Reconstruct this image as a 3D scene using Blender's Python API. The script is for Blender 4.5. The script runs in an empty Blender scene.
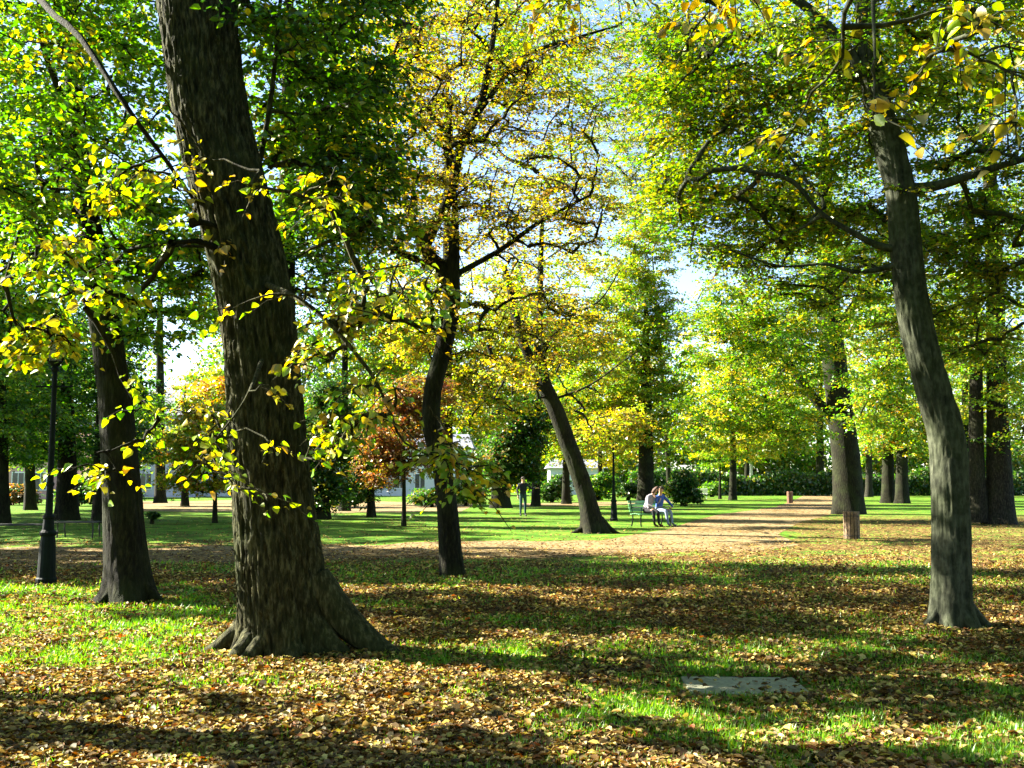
import bpy, bmesh, math, random
import numpy as np
from mathutils import Vector, Matrix

R = math.radians
rng = np.random.default_rng(11)
random.seed(5)
scene = bpy.context.scene
col = scene.collection

# ------------------------------------------------------------------ camera
F = 1024.0
CAM_Z = 1.6
PITCH = math.atan((480 - 384) / F)
cp, sp = math.cos(PITCH), math.sin(PITCH)

def at(px, py, d):
    """world point seen at pixel (px,py) at depth d metres along +Y"""
    u, v = (px - 512) / F, (384 - py) / F
    dx, dy, dz = u, cp - v * sp, sp + v * cp
    s = d / dy
    return np.array([dx * s, d, CAM_Z + dz * s])

def gp(px, py, z=0.0):
    u, v = (px - 512) / F, (384 - py) / F
    dx, dy, dz = u, cp - v * sp, sp + v * cp
    s = (z - CAM_Z) / dz
    return np.array([dx * s, dy * s, z])

def project(P):
    """world points (n,3) -> pixel x, pixel y, depth"""
    x, y, z = P[:, 0], P[:, 1], P[:, 2] - CAM_Z
    dep = y * cp + z * sp
    up = -y * sp + z * cp
    dep = np.where(dep < 0.05, 0.05, dep)
    return 512 + F * x / dep, 384 - F * up / dep, dep

cam_d = bpy.data.cameras.new('camera')
cam_d.sensor_width = 36; cam_d.lens = 36
cam_d.clip_start = 0.05; cam_d.clip_end = 6000
cam = bpy.data.objects.new('camera', cam_d)
col.objects.link(cam)
cam.location = (0, 0, CAM_Z)
cam.rotation_euler = (math.pi / 2 + PITCH, 0, 0)
scene.camera = cam

# ------------------------------------------------------------------ light
AZ = R(18); EL = R(33)
SUN = np.array([-math.cos(AZ) * math.cos(EL), math.sin(AZ) * math.cos(EL), math.sin(EL)])
w = bpy.data.worlds.new('World'); scene.world = w
w.use_nodes = True
nt = w.node_tree
bg = nt.nodes['Background']
sky = nt.nodes.new('ShaderNodeTexSky')
sky.sky_type = 'NISHITA'; sky.sun_disc = False
sky.sun_elevation = EL
sky.sun_rotation = math.atan2(SUN[0], SUN[1])
sky.air_density = 0.8; sky.dust_density = 0.5; sky.ozone_density = 1.0
nt.links.new(sky.outputs[0], bg.inputs[0])
bg.inputs[1].default_value = 0.05
sl = bpy.data.lights.new('sun', 'SUN')
sl.energy = 5.0; sl.angle = R(0.53); sl.color = (1.0, 0.93, 0.80)
so = bpy.data.objects.new('sun', sl); col.objects.link(so)
so.location = (-30, 10, 40)
so.rotation_euler = Vector(-SUN).to_track_quat('-Z', 'Y').to_euler()
scene.view_settings.view_transform = 'Standard'
scene.view_settings.look = 'None'
scene.view_settings.exposure = 3.15
scene.view_settings.gamma = 1
cy = scene.cycles
cy.max_bounces = 5; cy.diffuse_bounces = 2; cy.transmission_bounces = 3; cy.glossy_bounces = 2
cy.transparent_max_bounces = 4
cy.use_denoising = True
cy.sample_clamp_indirect = 6

# ------------------------------------------------------------------ noise (numpy)
def _hash(ix, iy, iz):
    h = (ix.astype(np.int64) * 374761393 + iy.astype(np.int64) * 668265263 + iz.astype(np.int64) * 2147483647 * 3 + 1013904223)
    h = ((h ^ (h >> 13)) & 0x7FFFFFFF) * 1274126177
    h = h ^ (h >> 16)
    return (h & 0xFFFFFF) / float(0xFFFFFF)

def vnoise(x, y, z=0.0):
    x, y, z = np.broadcast_arrays(np.asarray(x, float), np.asarray(y, float), np.asarray(z, float))
    ix, iy, iz = np.floor(x), np.floor(y), np.floor(z)
    fx, fy, fz = x - ix, y - iy, z - iz
    fx = fx * fx * (3 - 2 * fx); fy = fy * fy * (3 - 2 * fy); fz = fz * fz * (3 - 2 * fz)
    r = 0
    for a in (0, 1):
        for b in (0, 1):
            for c in (0, 1):
                wgt = (fx if a else 1 - fx) * (fy if b else 1 - fy) * (fz if c else 1 - fz)
                r = r + wgt * _hash(ix + a, iy + b, iz + c)
    return r

def fbm(x, y, z=0.0, o=3):
    s = 0; a = 0.5; t = 0
    for k in range(o):
        s = s + a * vnoise(np.asarray(x) * 2 ** k + 17 * k, np.asarray(y) * 2 ** k + 5 * k, np.asarray(z) * 2 ** k)
        t += a; a *= 0.5
    return s / t

def sstep(a, b, x):
    t = np.clip((x - a) / (b - a), 0, 1)
    return t * t * (3 - 2 * t)

# ------------------------------------------------------------------ where sun reaches the ground
def band(px, py, pts_top, pts_bot, soft=4.0):
    """1 between two polylines given as [(x,y)...] in picture coordinates of the ground"""
    xt, yt = zip(*pts_top); xb, yb = zip(*pts_bot)
    t = np.interp(px, xt, yt); b = np.interp(px, xb, yb)
    m = sstep(-soft, soft, py - t) * sstep(-soft, soft, b - py)
    m = np.where((px < xt[0]) | (px > xt[-1]), 0, m)
    return m

def ground_light(Q):
    """share of sun that gets through the canopy at ground points (n,3)"""
    px, py, dep = project(Q)
    wx = (fbm(Q[:, 0] * 1.1, Q[:, 1] * 1.6, 3.3) - .5); wy = (fbm(Q[:, 0] * 1.3 + 40, Q[:, 1] * 1.3, 8.1) - .5)
    k = np.clip((py - 480) / 120, 0.05, 2)
    px = px + wx * 90 * k; py = py + wy * 42 * k
    m = np.zeros(len(Q))
    def add(b, s):
        nonlocal m
        m = np.maximum(m, b * s)
    add(band(px, py, [(-400, 612), (100, 606), (236, 622), (250, 640)], [(-400, 690), (120, 688), (230, 672), (250, 664)], 6), .97)
    add(band(px, py, [(-400, 582), (95, 584), (120, 586)], [(-400, 604), (95, 602), (120, 598)], 4), .95)
    add(band(px, py, [(200, 655), (385, 650), (520, 672), (700, 694), (1024, 706), (1400, 730)],
             [(200, 690), (385, 692), (520, 718), (800, 744), (1024, 772), (1400, 800)], 6), 1.0)
    add(band(px, py, [(390, 640), (600, 638), (760, 636), (905, 634), (980, 650)], [(390, 652), (600, 660), (760, 668), (905, 656), (980, 664)], 4), .8)
    add(band(px, py, [(345, 584), (520, 586), (745, 592)], [(345, 600), (520, 599), (745, 597)], 3), .92)
    add(band(px, py, [(150, 572), (238, 574)], [(150, 590), (238, 586)], 3), .6)
    add(band(px, py, [(320, 535), (440, 534), (640, 529), (850, 516), (935, 514)], [(320, 545), (440, 547), (640, 546), (850, 545), (935, 537)], 2), .95)
    add(band(px, py, [(-300, 527), (120, 527), (300, 531)], [(-300, 534), (120, 535), (300, 541)], 2), .85)
    add(band(px, py, [(-300, 543), (310, 541)], [(-300, 549), (310, 547)], 2), .85)
    add(band(px, py, [(965, 536), (1200, 536)], [(965, 546), (1200, 548)], 2), .7)
    # dapples of the foreground
    dap = sstep(.46, .57, fbm(Q[:, 0] * 1.7 + 9, Q[:, 1] * 2.4, 1.7))
    add(band(px, py, [(-400, 684), (420, 690), (560, 712), (760, 745)], [(-400, 790), (420, 800), (560, 800), (760, 800)], 4) * dap, .95)
    add(band(px, py, [(330, 548), (1024, 548)], [(330, 640), (1024, 650)], 3) * sstep(.58, .66, fbm(Q[:, 0] * .8 + 3, Q[:, 1] * 2.0, 5.7)), .6)
    return np.clip(m * 1.10, 0, 1)

keep_lit = []      # (trunk path, radius, share): trunks whose sunny edge stays free

# ------------------------------------------------------------------ materials
def new_mat(name):
    m = bpy.data.materials.new(name); m.use_nodes = True
    n = m.node_tree.nodes; n.clear()
    return m, n, m.node_tree.links

def ramp(n, stops):
    r = n.new('ShaderNodeValToRGB')
    e = r.color_ramp.elements
    while len(e) < len(stops): e.new(0.5)
    for el, (p, c) in zip(e, stops):
        el.position = p; el.color = (*c, 1)
    return r

def leaf_material(name, translucency=0.5, gloss=0.06, rough=.42):
    m, n, l = new_mat(name)
    out = n.new('ShaderNodeOutputMaterial')
    at_ = n.new('ShaderNodeAttribute'); at_.attribute_name = 'Col'
    d = n.new('ShaderNodeBsdfDiffuse'); t = n.new('ShaderNodeBsdfTranslucent')
    g = n.new('ShaderNodeBsdfGlossy'); g.inputs['Roughness'].default_value = rough
    g.inputs['Color'].default_value = (.9, .95, .8, 1)
    hs = n.new('ShaderNodeHueSaturation'); hs.inputs['Saturation'].default_value = 1.12; hs.inputs['Value'].default_value = 1.6
    l.new(at_.outputs['Color'], d.inputs['Color']); l.new(at_.outputs['Color'], hs.inputs['Color'])
    l.new(hs.outputs[0], t.inputs['Color'])
    mx = n.new('ShaderNodeMixShader'); mx.inputs[0].default_value = translucency
    l.new(d.outputs[0], mx.inputs[1]); l.new(t.outputs[0], mx.inputs[2])
    m2 = n.new('ShaderNodeMixShader'); m2.inputs[0].default_value = gloss
    l.new(mx.outputs[0], m2.inputs[1]); l.new(g.outputs[0], m2.inputs[2])
    l.new(m2.outputs[0], out.inputs[0])
    return m

def bark_material(name, dark, mid, light, moss=0.0, scale=1.0, lichen=0.0, rough=3.0):
    m, n, l = new_mat(name)
    out = n.new('ShaderNodeOutputMaterial'); p = n.new('ShaderNodeBsdfPrincipled')
    p.inputs['Roughness'].default_value = 0.95
    p.inputs['Specular IOR Level'].default_value = 0.15
    tc = n.new('ShaderNodeTexCoord'); mp = n.new('ShaderNodeMapping')
    mp.inputs['Scale'].default_value = (26 * scale, 26 * scale, 7 * scale)
    l.new(tc.outputs['Object'], mp.inputs[0])
    no = n.new('ShaderNodeTexNoise'); no.inputs['Scale'].default_value = 1.0; no.inputs['Detail'].default_value = 7; no.inputs['Roughness'].default_value = .65
    l.new(mp.outputs[0], no.inputs['Vector'])
    r = ramp(n, [(.32, dark), (.5, mid), (.72, light)])
    l.new(no.outputs['Fac'], r.inputs[0])
    big = n.new('ShaderNodeTexNoise'); big.inputs['Scale'].default_value = 1.7; big.inputs['Detail'].default_value = 5
    l.new(tc.outputs['Object'], big.inputs['Vector'])
    mr = ramp(n, [(.45, (0, 0, 0)), (.65, (1, 1, 1))]); l.new(big.outputs['Fac'], mr.inputs[0])
    mul = n.new('ShaderNodeMath'); mul.operation = 'MULTIPLY'; mul.inputs[1].default_value = moss
    l.new(mr.outputs[0], mul.inputs[0])
    mix = n.new('ShaderNodeMixRGB'); mix.inputs[2].default_value = (.030, .042, .012, 1)
    l.new(mul.outputs[0], mix.inputs[0]); l.new(r.outputs[0], mix.inputs[1])
    lic = n.new('ShaderNodeTexNoise'); lic.inputs['Scale'].default_value = 13; lic.inputs['Detail'].default_value = 6
    l.new(tc.outputs['Object'], lic.inputs['Vector'])
    lr = ramp(n, [(.44, (0, 0, 0)), (.72, (1, 1, 1))]); l.new(lic.outputs['Fac'], lr.inputs[0])
    mul2 = n.new('ShaderNodeMath'); mul2.operation = 'MULTIPLY'; mul2.inputs[1].default_value = lichen
    l.new(lr.outputs[0], mul2.inputs[0])
    mix2 = n.new('ShaderNodeMixRGB'); mix2.inputs[2].default_value = (.12, .13, .08, 1)
    l.new(mul2.outputs[0], mix2.inputs[0]); l.new(mix.outputs[0], mix2.inputs[1])
    l.new(mix2.outputs[0], p.inputs['Base Color'])
    b = n.new('ShaderNodeBump'); b.inputs['Strength'].default_value = 1.0; b.inputs['Distance'].default_value = 0.012 * rough
    l.new(no.outputs['Fac'], b.inputs['Height']); l.new(b.outputs[0], p.inputs['Normal'])
    l.new(p.outputs[0], out.inputs[0])
    return m

def plain_material(name, c, rough=.6, metal=0.0, var=.18, scale=9.0, spec=.4):
    m, n, l = new_mat(name)
    out = n.new('ShaderNodeOutputMaterial'); p = n.new('ShaderNodeBsdfPrincipled')
    p.inputs['Roughness'].default_value = rough; p.inputs['Metallic'].default_value = metal
    p.inputs['Specular IOR Level'].default_value = spec
    tc = n.new('ShaderNodeTexCoord'); no = n.new('ShaderNodeTexNoise'); no.inputs['Scale'].default_value = scale; no.inputs['Detail'].default_value = 6
    l.new(tc.outputs['Object'], no.inputs['Vector'])
    r = ramp(n, [(.3, tuple(x * (1 - var * 1.6) for x in c)), (.7, tuple(min(1, x * (1 + var)) for x in c))])
    l.new(no.outputs['Fac'], r.inputs[0]); l.new(r.outputs[0], p.inputs['Base Color'])
    b = n.new('ShaderNodeBump'); b.inputs['Strength'].default_value = .3; b.inputs['Distance'].default_value = .01
    l.new(no.outputs['Fac'], b.inputs['Height']); l.new(b.outputs[0], p.inputs['Normal'])
    l.new(p.outputs[0], out.inputs[0])
    return m

M = {}
M['leaf'] = leaf_material('tree_leaf', .52)
M['litter_leaf'] = leaf_material('fallen_leaf', .22, .03, .6)
M['grass_blade'] = leaf_material('grass_blade', .45, .04)
M['bark_brown'] = bark_material('furrowed_brown_bark', (.004, .0038, .0012), (.027, .027, .010), (.125, .118, .058), moss=.35, lichen=.0)
M['bark_dark'] = bark_material('dark_bark', (.003, .0027, .0012), (.0088, .0086, .0038), (.030, .029, .013), moss=.35)
M['bark_grey'] = bark_material('smooth_grey_bark', (.007, .008, .005), (.029, .033, .020), (.085, .092, .062), moss=.4, scale=.6, lichen=.30, rough=1.2)
M['bark_patch'] = bark_material('peeling_bark', (.004, .0035, .0025), (.012, .011, .007), (.05, .045, .03), moss=.2, lichen=.10)
M['bark_pale'] = bark_material('pale_birch_bark', (.10, .10, .09), (.5, .49, .45), (.7, .69, .65), moss=0, scale=.7)
M['iron'] = plain_material('dark_green_cast_iron', (.0028, .0065, .0055), .7, 0, .25, 14, .12)
M['lantern_glass'] = plain_material('frosted_lantern_glass', (.16, .17, .14), .25, 0, .06, 6)
M['bench_green'] = plain_material('green_painted_slat', (.10, .30, .11), .45, 0, .25, 12)
M['bench_dark'] = plain_material('dark_weathered_timber', (.035, .036, .026), .7, 0, .3, 11)
M['bench_white'] = plain_material('white_painted_slat', (.7, .7, .66), .5, 0, .15, 11)
M['wood_brown'] = plain_material('brown_timber_slat', (.13, .085, .042), .7, 0, .4, 16)
M['rust'] = plain_material('rust_red_paint', (.15, .065, .03), .6, 0, .3, 10)
M['yellow_post'] = plain_material('ochre_painted_post', (.5, .36, .10), .6, 0, .25, 10)
M['stone'] = plain_material('grey_concrete', (.20, .205, .135), .95, 0, .22, 26)
M['metal_dark'] = plain_material('dark_metal', (.03, .03, .03), .5, .6, .2, 14)

# ------------------------------------------------------------------ mesh helpers
def link_mesh(name, verts, faces_flat, loop_counts, mat, parent=None, colors=None, smooth=False, mat_idx=None, mats=None):
    me = bpy.data.meshes.new(name)
    verts = np.ascontiguousarray(verts, dtype=np.float32).reshape(-1, 3)
    nv = len(verts)
    faces_flat = np.ascontiguousarray(faces_flat, dtype=np.int32).ravel()
    loop_counts = np.ascontiguousarray(loop_counts, dtype=np.int32).ravel()
    starts = np.concatenate([[0], np.cumsum(loop_counts)[:-1]]).astype(np.int32)
    me.vertices.add(nv); me.vertices.foreach_set('co', verts.ravel())
    me.loops.add(len(faces_flat)); me.loops.foreach_set('vertex_index', faces_flat)
    me.polygons.add(len(loop_counts)); me.polygons.foreach_set('loop_start', starts)
    try: me.polygons.foreach_set('loop_total', loop_counts)
    except Exception: pass
    for m in (mats or [mat]): me.materials.append(m)
    if mat_idx is not None: me.polygons.foreach_set('material_index', np.asarray(mat_idx, dtype=np.int32))
    if smooth: me.polygons.foreach_set('use_smooth', np.ones(len(loop_counts), dtype=bool))
    if colors is not None:
        ca = me.color_attributes.new('Col', 'FLOAT_COLOR', 'POINT')
        c4 = np.ones((nv, 4), np.float32); c4[:, :3] = colors
        ca.data.foreach_set('color', c4.ravel())
    me.update(calc_edges=True)
    ob = bpy.data.objects.new(name, me); col.objects.link(ob)
    if parent is not None: ob.parent = parent
    return ob

def thing(name, label, cat, loc=(0, 0, 0), group=None, rz=0.0):
    o = bpy.data.objects.new(name, None); col.objects.link(o)
    o.empty_display_size = .3
    o.location = [float(v) for v in loc]; o.rotation_euler = (0, 0, rz)
    o['label'] = label; o['category'] = cat
    if group: o['group'] = group
    return o

class MB:
    """collects solids for ONE mesh"""
    def __init__(s): s.v = []; s.f = []
    def _add(s, vs, fs):
        o = len(s.v); s.v += [tuple(map(float, v)) for v in vs]; s.f += [tuple(i + o for i in f) for f in fs]
    def box(s, c, d, rot=None, bev=0.0):
        bm = bmesh.new(); bmesh.ops.create_cube(bm, size=1)
        for v in bm.verts: v.co = Vector((v.co.x * d[0], v.co.y * d[1], v.co.z * d[2]))
        if bev > 0: bmesh.ops.bevel(bm, geom=bm.edges[:], offset=bev, segments=2, affect='EDGES', profile=.6)
        mt = Matrix.Translation(Vector([float(x) for x in c]))
        if rot is not None: mt = mt @ rot.to_4x4()
        bm.verts.index_update()
        s._add([mt @ v.co for v in bm.verts], [[v.index for v in f.verts] for f in bm.faces]); bm.free(); return s
    def tube(s, pts, rad, n=8):
        pts = [Vector([float(x) for x in p]) for p in pts]; K = len(pts)
        vs = []
        for i, p in enumerate(pts):
            t = (pts[min(i + 1, K - 1)] - pts[max(i - 1, 0)]).normalized()
            ref = Vector((0, 0, 1)) if abs(t.z) < .9 else Vector((1, 0, 0))
            a = t.cross(ref).normalized(); b = t.cross(a)
            r = rad[i] if hasattr(rad, '__len__') else rad
            vs += [p + (a * math.cos(2 * math.pi * k / n) + b * math.sin(2 * math.pi * k / n)) * r for k in range(n)]
        fs = [(i * n + k, i * n + (k + 1) % n, (i + 1) * n + (k + 1) % n, (i + 1) * n + k) for i in range(K - 1) for k in range(n)]
        fs += [tuple(range(n))[::-1], tuple((K - 1) * n + k for k in range(n))]
        s._add(vs, fs); return s
    def lathe(s, prof, n=16, c=(0, 0, 0)):
        vs = []; K = len(prof)
        for r, z in prof: vs += [(c[0] + r * math.cos(2 * math.pi * k / n), c[1] + r * math.sin(2 * math.pi * k / n), c[2] + z) for k in range(n)]
        fs = [(i * n + k, i * n + (k + 1) % n, (i + 1) * n + (k + 1) % n, (i + 1) * n + k) for i in range(K - 1) for k in range(n)]
        fs += [tuple(range(n))[::-1], tuple((K - 1) * n + k for k in range(n))]
        s._add(vs, fs); return s
    def build(s, name, mat, parent=None, smooth=False):
        me = bpy.data.meshes.new(name); me.from_pydata(s.v, [], s.f); me.materials.append(mat)
        if smooth: me.polygons.foreach_set('use_smooth', [True] * len(me.polygons))
        me.update()
        o = bpy.data.objects.new(name, me); col.objects.link(o)
        if parent is not None: o.parent = parent
        return o

def resample(pts, n):
    pts = np.asarray(pts, float)
    # Catmull-Rom through the control points
    P = np.vstack([2 * pts[0] - pts[1], pts, 2 * pts[-1] - pts[-2]])
    seg = np.linalg.norm(np.diff(pts[:, :3], axis=0), axis=1); cum = np.concatenate([[0], np.cumsum(seg)])
    s = np.linspace(0, cum[-1], n); k = np.clip(np.searchsorted(cum, s, side='right') - 1, 0, len(pts) - 2)
    t = ((s - cum[k]) / np.maximum(seg[k], 1e-9))[:, None]
    p0, p1, p2, p3 = P[k], P[k + 1], P[k + 2], P[k + 3]
    return .5 * ((2 * p1) + (-p0 + p2) * t + (2 * p0 - 5 * p1 + 4 * p2 - p3) * t ** 2 + (-p0 + 3 * p1 - 3 * p2 + p3) * t ** 3)

def tubes_batch(paths, radii, S=5):
    """paths (N,K,3), radii (N,K) -> verts, faces"""
    N, K, _ = paths.shape
    t = np.gradient(paths, axis=1); t /= np.maximum(np.linalg.norm(t, axis=2, keepdims=True), 1e-9)
    ref = np.where(np.abs(t[..., 2:3]) < .9, np.array([0, 0, 1.]), np.array([1., 0, 0]))
    ref = np.broadcast_to(ref[:, :1], t.shape)
    u = np.cross(t, ref); u /= np.maximum(np.linalg.norm(u, axis=2, keepdims=True), 1e-6)
    v = np.cross(t, u)
    a = np.arange(S) * 2 * np.pi / S
    V = paths[:, :, None] + radii[:, :, None, None] * (u[:, :, None] * np.cos(a)[:, None] + v[:, :, None] * np.sin(a)[:, None])
    idx = np.arange(N * K * S).reshape(N, K, S)
    f = np.stack([idx[:, :-1], np.roll(idx, -1, 2)[:, :-1], np.roll(idx, -1, 2)[:, 1:], idx[:, 1:]], -1)
    return V.reshape(-1, 3), f.reshape(-1)

def trunk_mesh(name, ctrl, mat, parent, base, sides=40, rings=80, ridge=0.0, flare=0.5, flare_h=.45, lobes=5, seed=0, lump=.05, cell=.05, roots=()):
    """ctrl: rows x,y,z,r. A tapered trunk with bark relief and root flare."""
    c = resample(ctrl, rings)
    P, r = c[:, :3], np.maximum(c[:, 3], .006)
    t = np.gradient(P, axis=0); t /= np.linalg.norm(t, axis=1, keepdims=True)
    ux = np.array([1., 0, 0]); u = ux - t * (t @ ux)[:, None]; u /= np.linalg.norm(u, axis=1, keepdims=True)
    v = np.cross(t, u)
    th = np.arange(sides) * 2 * np.pi / sides
    L = np.concatenate([[0], np.cumsum(np.linalg.norm(np.diff(P, axis=0), axis=1))])
    TH, LL = np.meshgrid(th, L); RR = r[:, None] * np.ones_like(TH)
    cx, cyy = np.cos(TH), np.sin(TH)
    rad = RR * (1 + lump * 2 * (fbm(cx * 1.2 + seed, cyy * 1.2 + 3, LL * 1.1, 3) - .5))
    if ridge > 0:
        q = fbm(RR * cx / cell + seed * 3, RR * cyy / cell, LL / (cell * 7), 2)
        rad += ridge * (1 - np.abs(2 * q - 1) * 3.0)
    if flare > 0:
        lob = .55 + .45 * np.cos(lobes * TH + seed) + .5 * (vnoise(cx * 1.5 + seed, cyy * 1.5, 0) - .3)
        rad += r[0] * flare * np.exp(-LL / flare_h) * np.maximum(lob, .05)
        for ang, amp, wd, h in roots:
            dth = np.angle(np.exp(1j * (TH - ang)))
            rad += r[0] * amp * np.exp(-(dth / wd) ** 2) * np.exp(-LL / h)
    V = P[:, None] + rad[..., None] * (u[:, None] * cx[..., None] + v[:, None] * cyy[..., None]) - base
    idx = np.arange(rings * sides).reshape(rings, sides)
    f = np.stack([idx[:-1], np.roll(idx, -1, 1)[:-1], np.roll(idx, -1, 1)[1:], idx[1:]], -1).reshape(-1)
    return link_mesh(name, V, f, np.full(len(f) // 4, 4), mat, parent, smooth=True)

# ------------------------------------------------------------------ leaves
PAL = {
    'dg': (.022, .060, .010), 'g': (.055, .150, .012), 'lg': (.110, .250, .014), 'yg': (.215, .300, .014),
    'y': (.46, .36, .022), 'gold': (.36, .235, .028), 'ol': (.17, .16, .02), 'br': (.15, .085, .026), 'or': (.38, .14, .018), 'cop': (.15, .045, .02),
}
def leaf_colors(n, mix, clump=None):
    names = list(mix); wts = np.array([mix[k] for k in names], float); wts /= wts.sum()
    c = np.array([PAL[k] for k in names])
    i = rng.choice(len(names), n, p=wts)
    if clump is not None:                       # leaves of one spray lean to one colour
        j = rng.choice(len(names), clump.max() + 1, p=wts)
        same = rng.random(n) < .45
        i = np.where(same, j[clump], i)
    out = c[i] * rng.uniform(.72, 1.25, (n, 1)) * rng.uniform(.9, 1.1, (n, 3))
    return out

def leaves_mesh(pos, axis, normal, length, width, colors, hero=False, fold=.25, curl_r=(-.22, .08)):
    n = len(pos)
    a = axis / np.maximum(np.linalg.norm(axis, axis=1, keepdims=True), 1e-6)
    b = np.cross(normal, a); b /= np.maximum(np.linalg.norm(b, axis=1, keepdims=True), 1e-6)
    nn = np.cross(a, b)
    Ln, Wd = length[:, None], width[:, None]
    up = nn * (Wd * fold)
    curl = nn * (Ln * rng.uniform(*curl_r, (n, 1)))
    if hero == 2:
        bw = b * Wd; un = up * 1.0
        v = np.stack([pos, pos + a * Ln * .16 + bw * .34 + un * .7, pos + a * Ln * .42 + bw * .5 + un + curl * .15, pos + a * Ln * .76 + bw * .30 + un * .6 + curl * .6,
                      pos + a * Ln + curl, pos + a * Ln * .76 - bw * .30 + un * .6 + curl * .6, pos + a * Ln * .42 - bw * .5 + un + curl * .15, pos + a * Ln * .16 - bw * .34 + un * .7,
                      pos + a * Ln * .46 + curl * .12], 1)
        k = np.arange(n)[:, None] * 9
        f = np.concatenate([k + np.array([[0, 1, 2, 8]]), k + np.array([[8, 2, 3, 4]]), k + np.array([[8, 4, 5, 6]]), k + np.array([[0, 8, 6, 7]])], 1).reshape(-1)
        return v.reshape(-1, 3), f, np.repeat(colors, 9, 0)
    if hero:
        v = np.stack([pos, pos + a * Ln * .30 + b * Wd * .46 + up, pos + a * Ln * .66 + b * Wd * .40 + up + curl * .45, pos + a * Ln + curl,
                      pos + a * Ln * .66 - b * Wd * .40 + up + curl * .45, pos + a * Ln * .30 - b * Wd * .46 + up], 1)
        k = np.arange(n)[:, None] * 6
        f = np.concatenate([k + np.array([[0, 1, 2, 3]]), k + np.array([[0, 3, 4, 5]])], 1).reshape(-1)
        return v.reshape(-1, 3), f, np.repeat(colors, 6, 0)
    v = np.stack([pos, pos + a * Ln * .48 + b * Wd * .5 + up, pos + a * Ln + curl, pos + a * Ln * .48 - b * Wd * .5 + up], 1)
    k = np.arange(n)[:, None] * 4
    f = (k + np.array([[0, 1, 2, 3]])).reshape(-1)
    return v.reshape(-1, 3), f, np.repeat(colors, 4, 0)

def ell(px, py, d, rx, ry, rd, n):
    """ellipsoid seen at a pixel: centre, radii in metres, sprays"""
    c = at(px, py, d); s = math.hypot(d, c[2] - CAM_Z) / F
    return (c, np.array([rx * s, rd, ry * s]), n)

MULT = 2.3
def sample_ell(e, mul=None):
    c, r, n = e
    n = max(1, int(n * (MULT if mul is None else mul) + .5))
    d = rng.normal(size=(n, 3)); d /= np.linalg.norm(d, axis=1, keepdims=True)
    q = c + d * r * (rng.random((n, 1)) ** .45)
    return q[q[:, 2] > .25]

def shade_cull(P, protect=True):
    """True for leaves that stay: those over sunny ground are thinned"""
    Q = P - SUN * (P[:, 2:3] / SUN[2])
    keep = (rng.random(len(P)) > ground_light(Q)) | (P[:, 1] > 33)
    for path, rad, share, clear in keep_lit:
        T = path - SUN * (path[:, 2:3] / SUN[2])
        o = np.argsort(T[:, 0]);
        d2 = np.full(len(P), 9e9); k = np.zeros(len(P), int)
        for j in range(len(T)):
            dd = (Q[:, 0] - T[j, 0]) ** 2 + (Q[:, 1] - T[j, 1]) ** 2
            mm = dd < d2; d2 = np.where(mm, dd, d2); k = np.where(mm, j, k)
        sunward = (P - path[k]) @ SUN > clear
        keep &= ~((d2 < rad ** 2) & sunward & (rng.random(len(P)) < share))
    return keep

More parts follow.
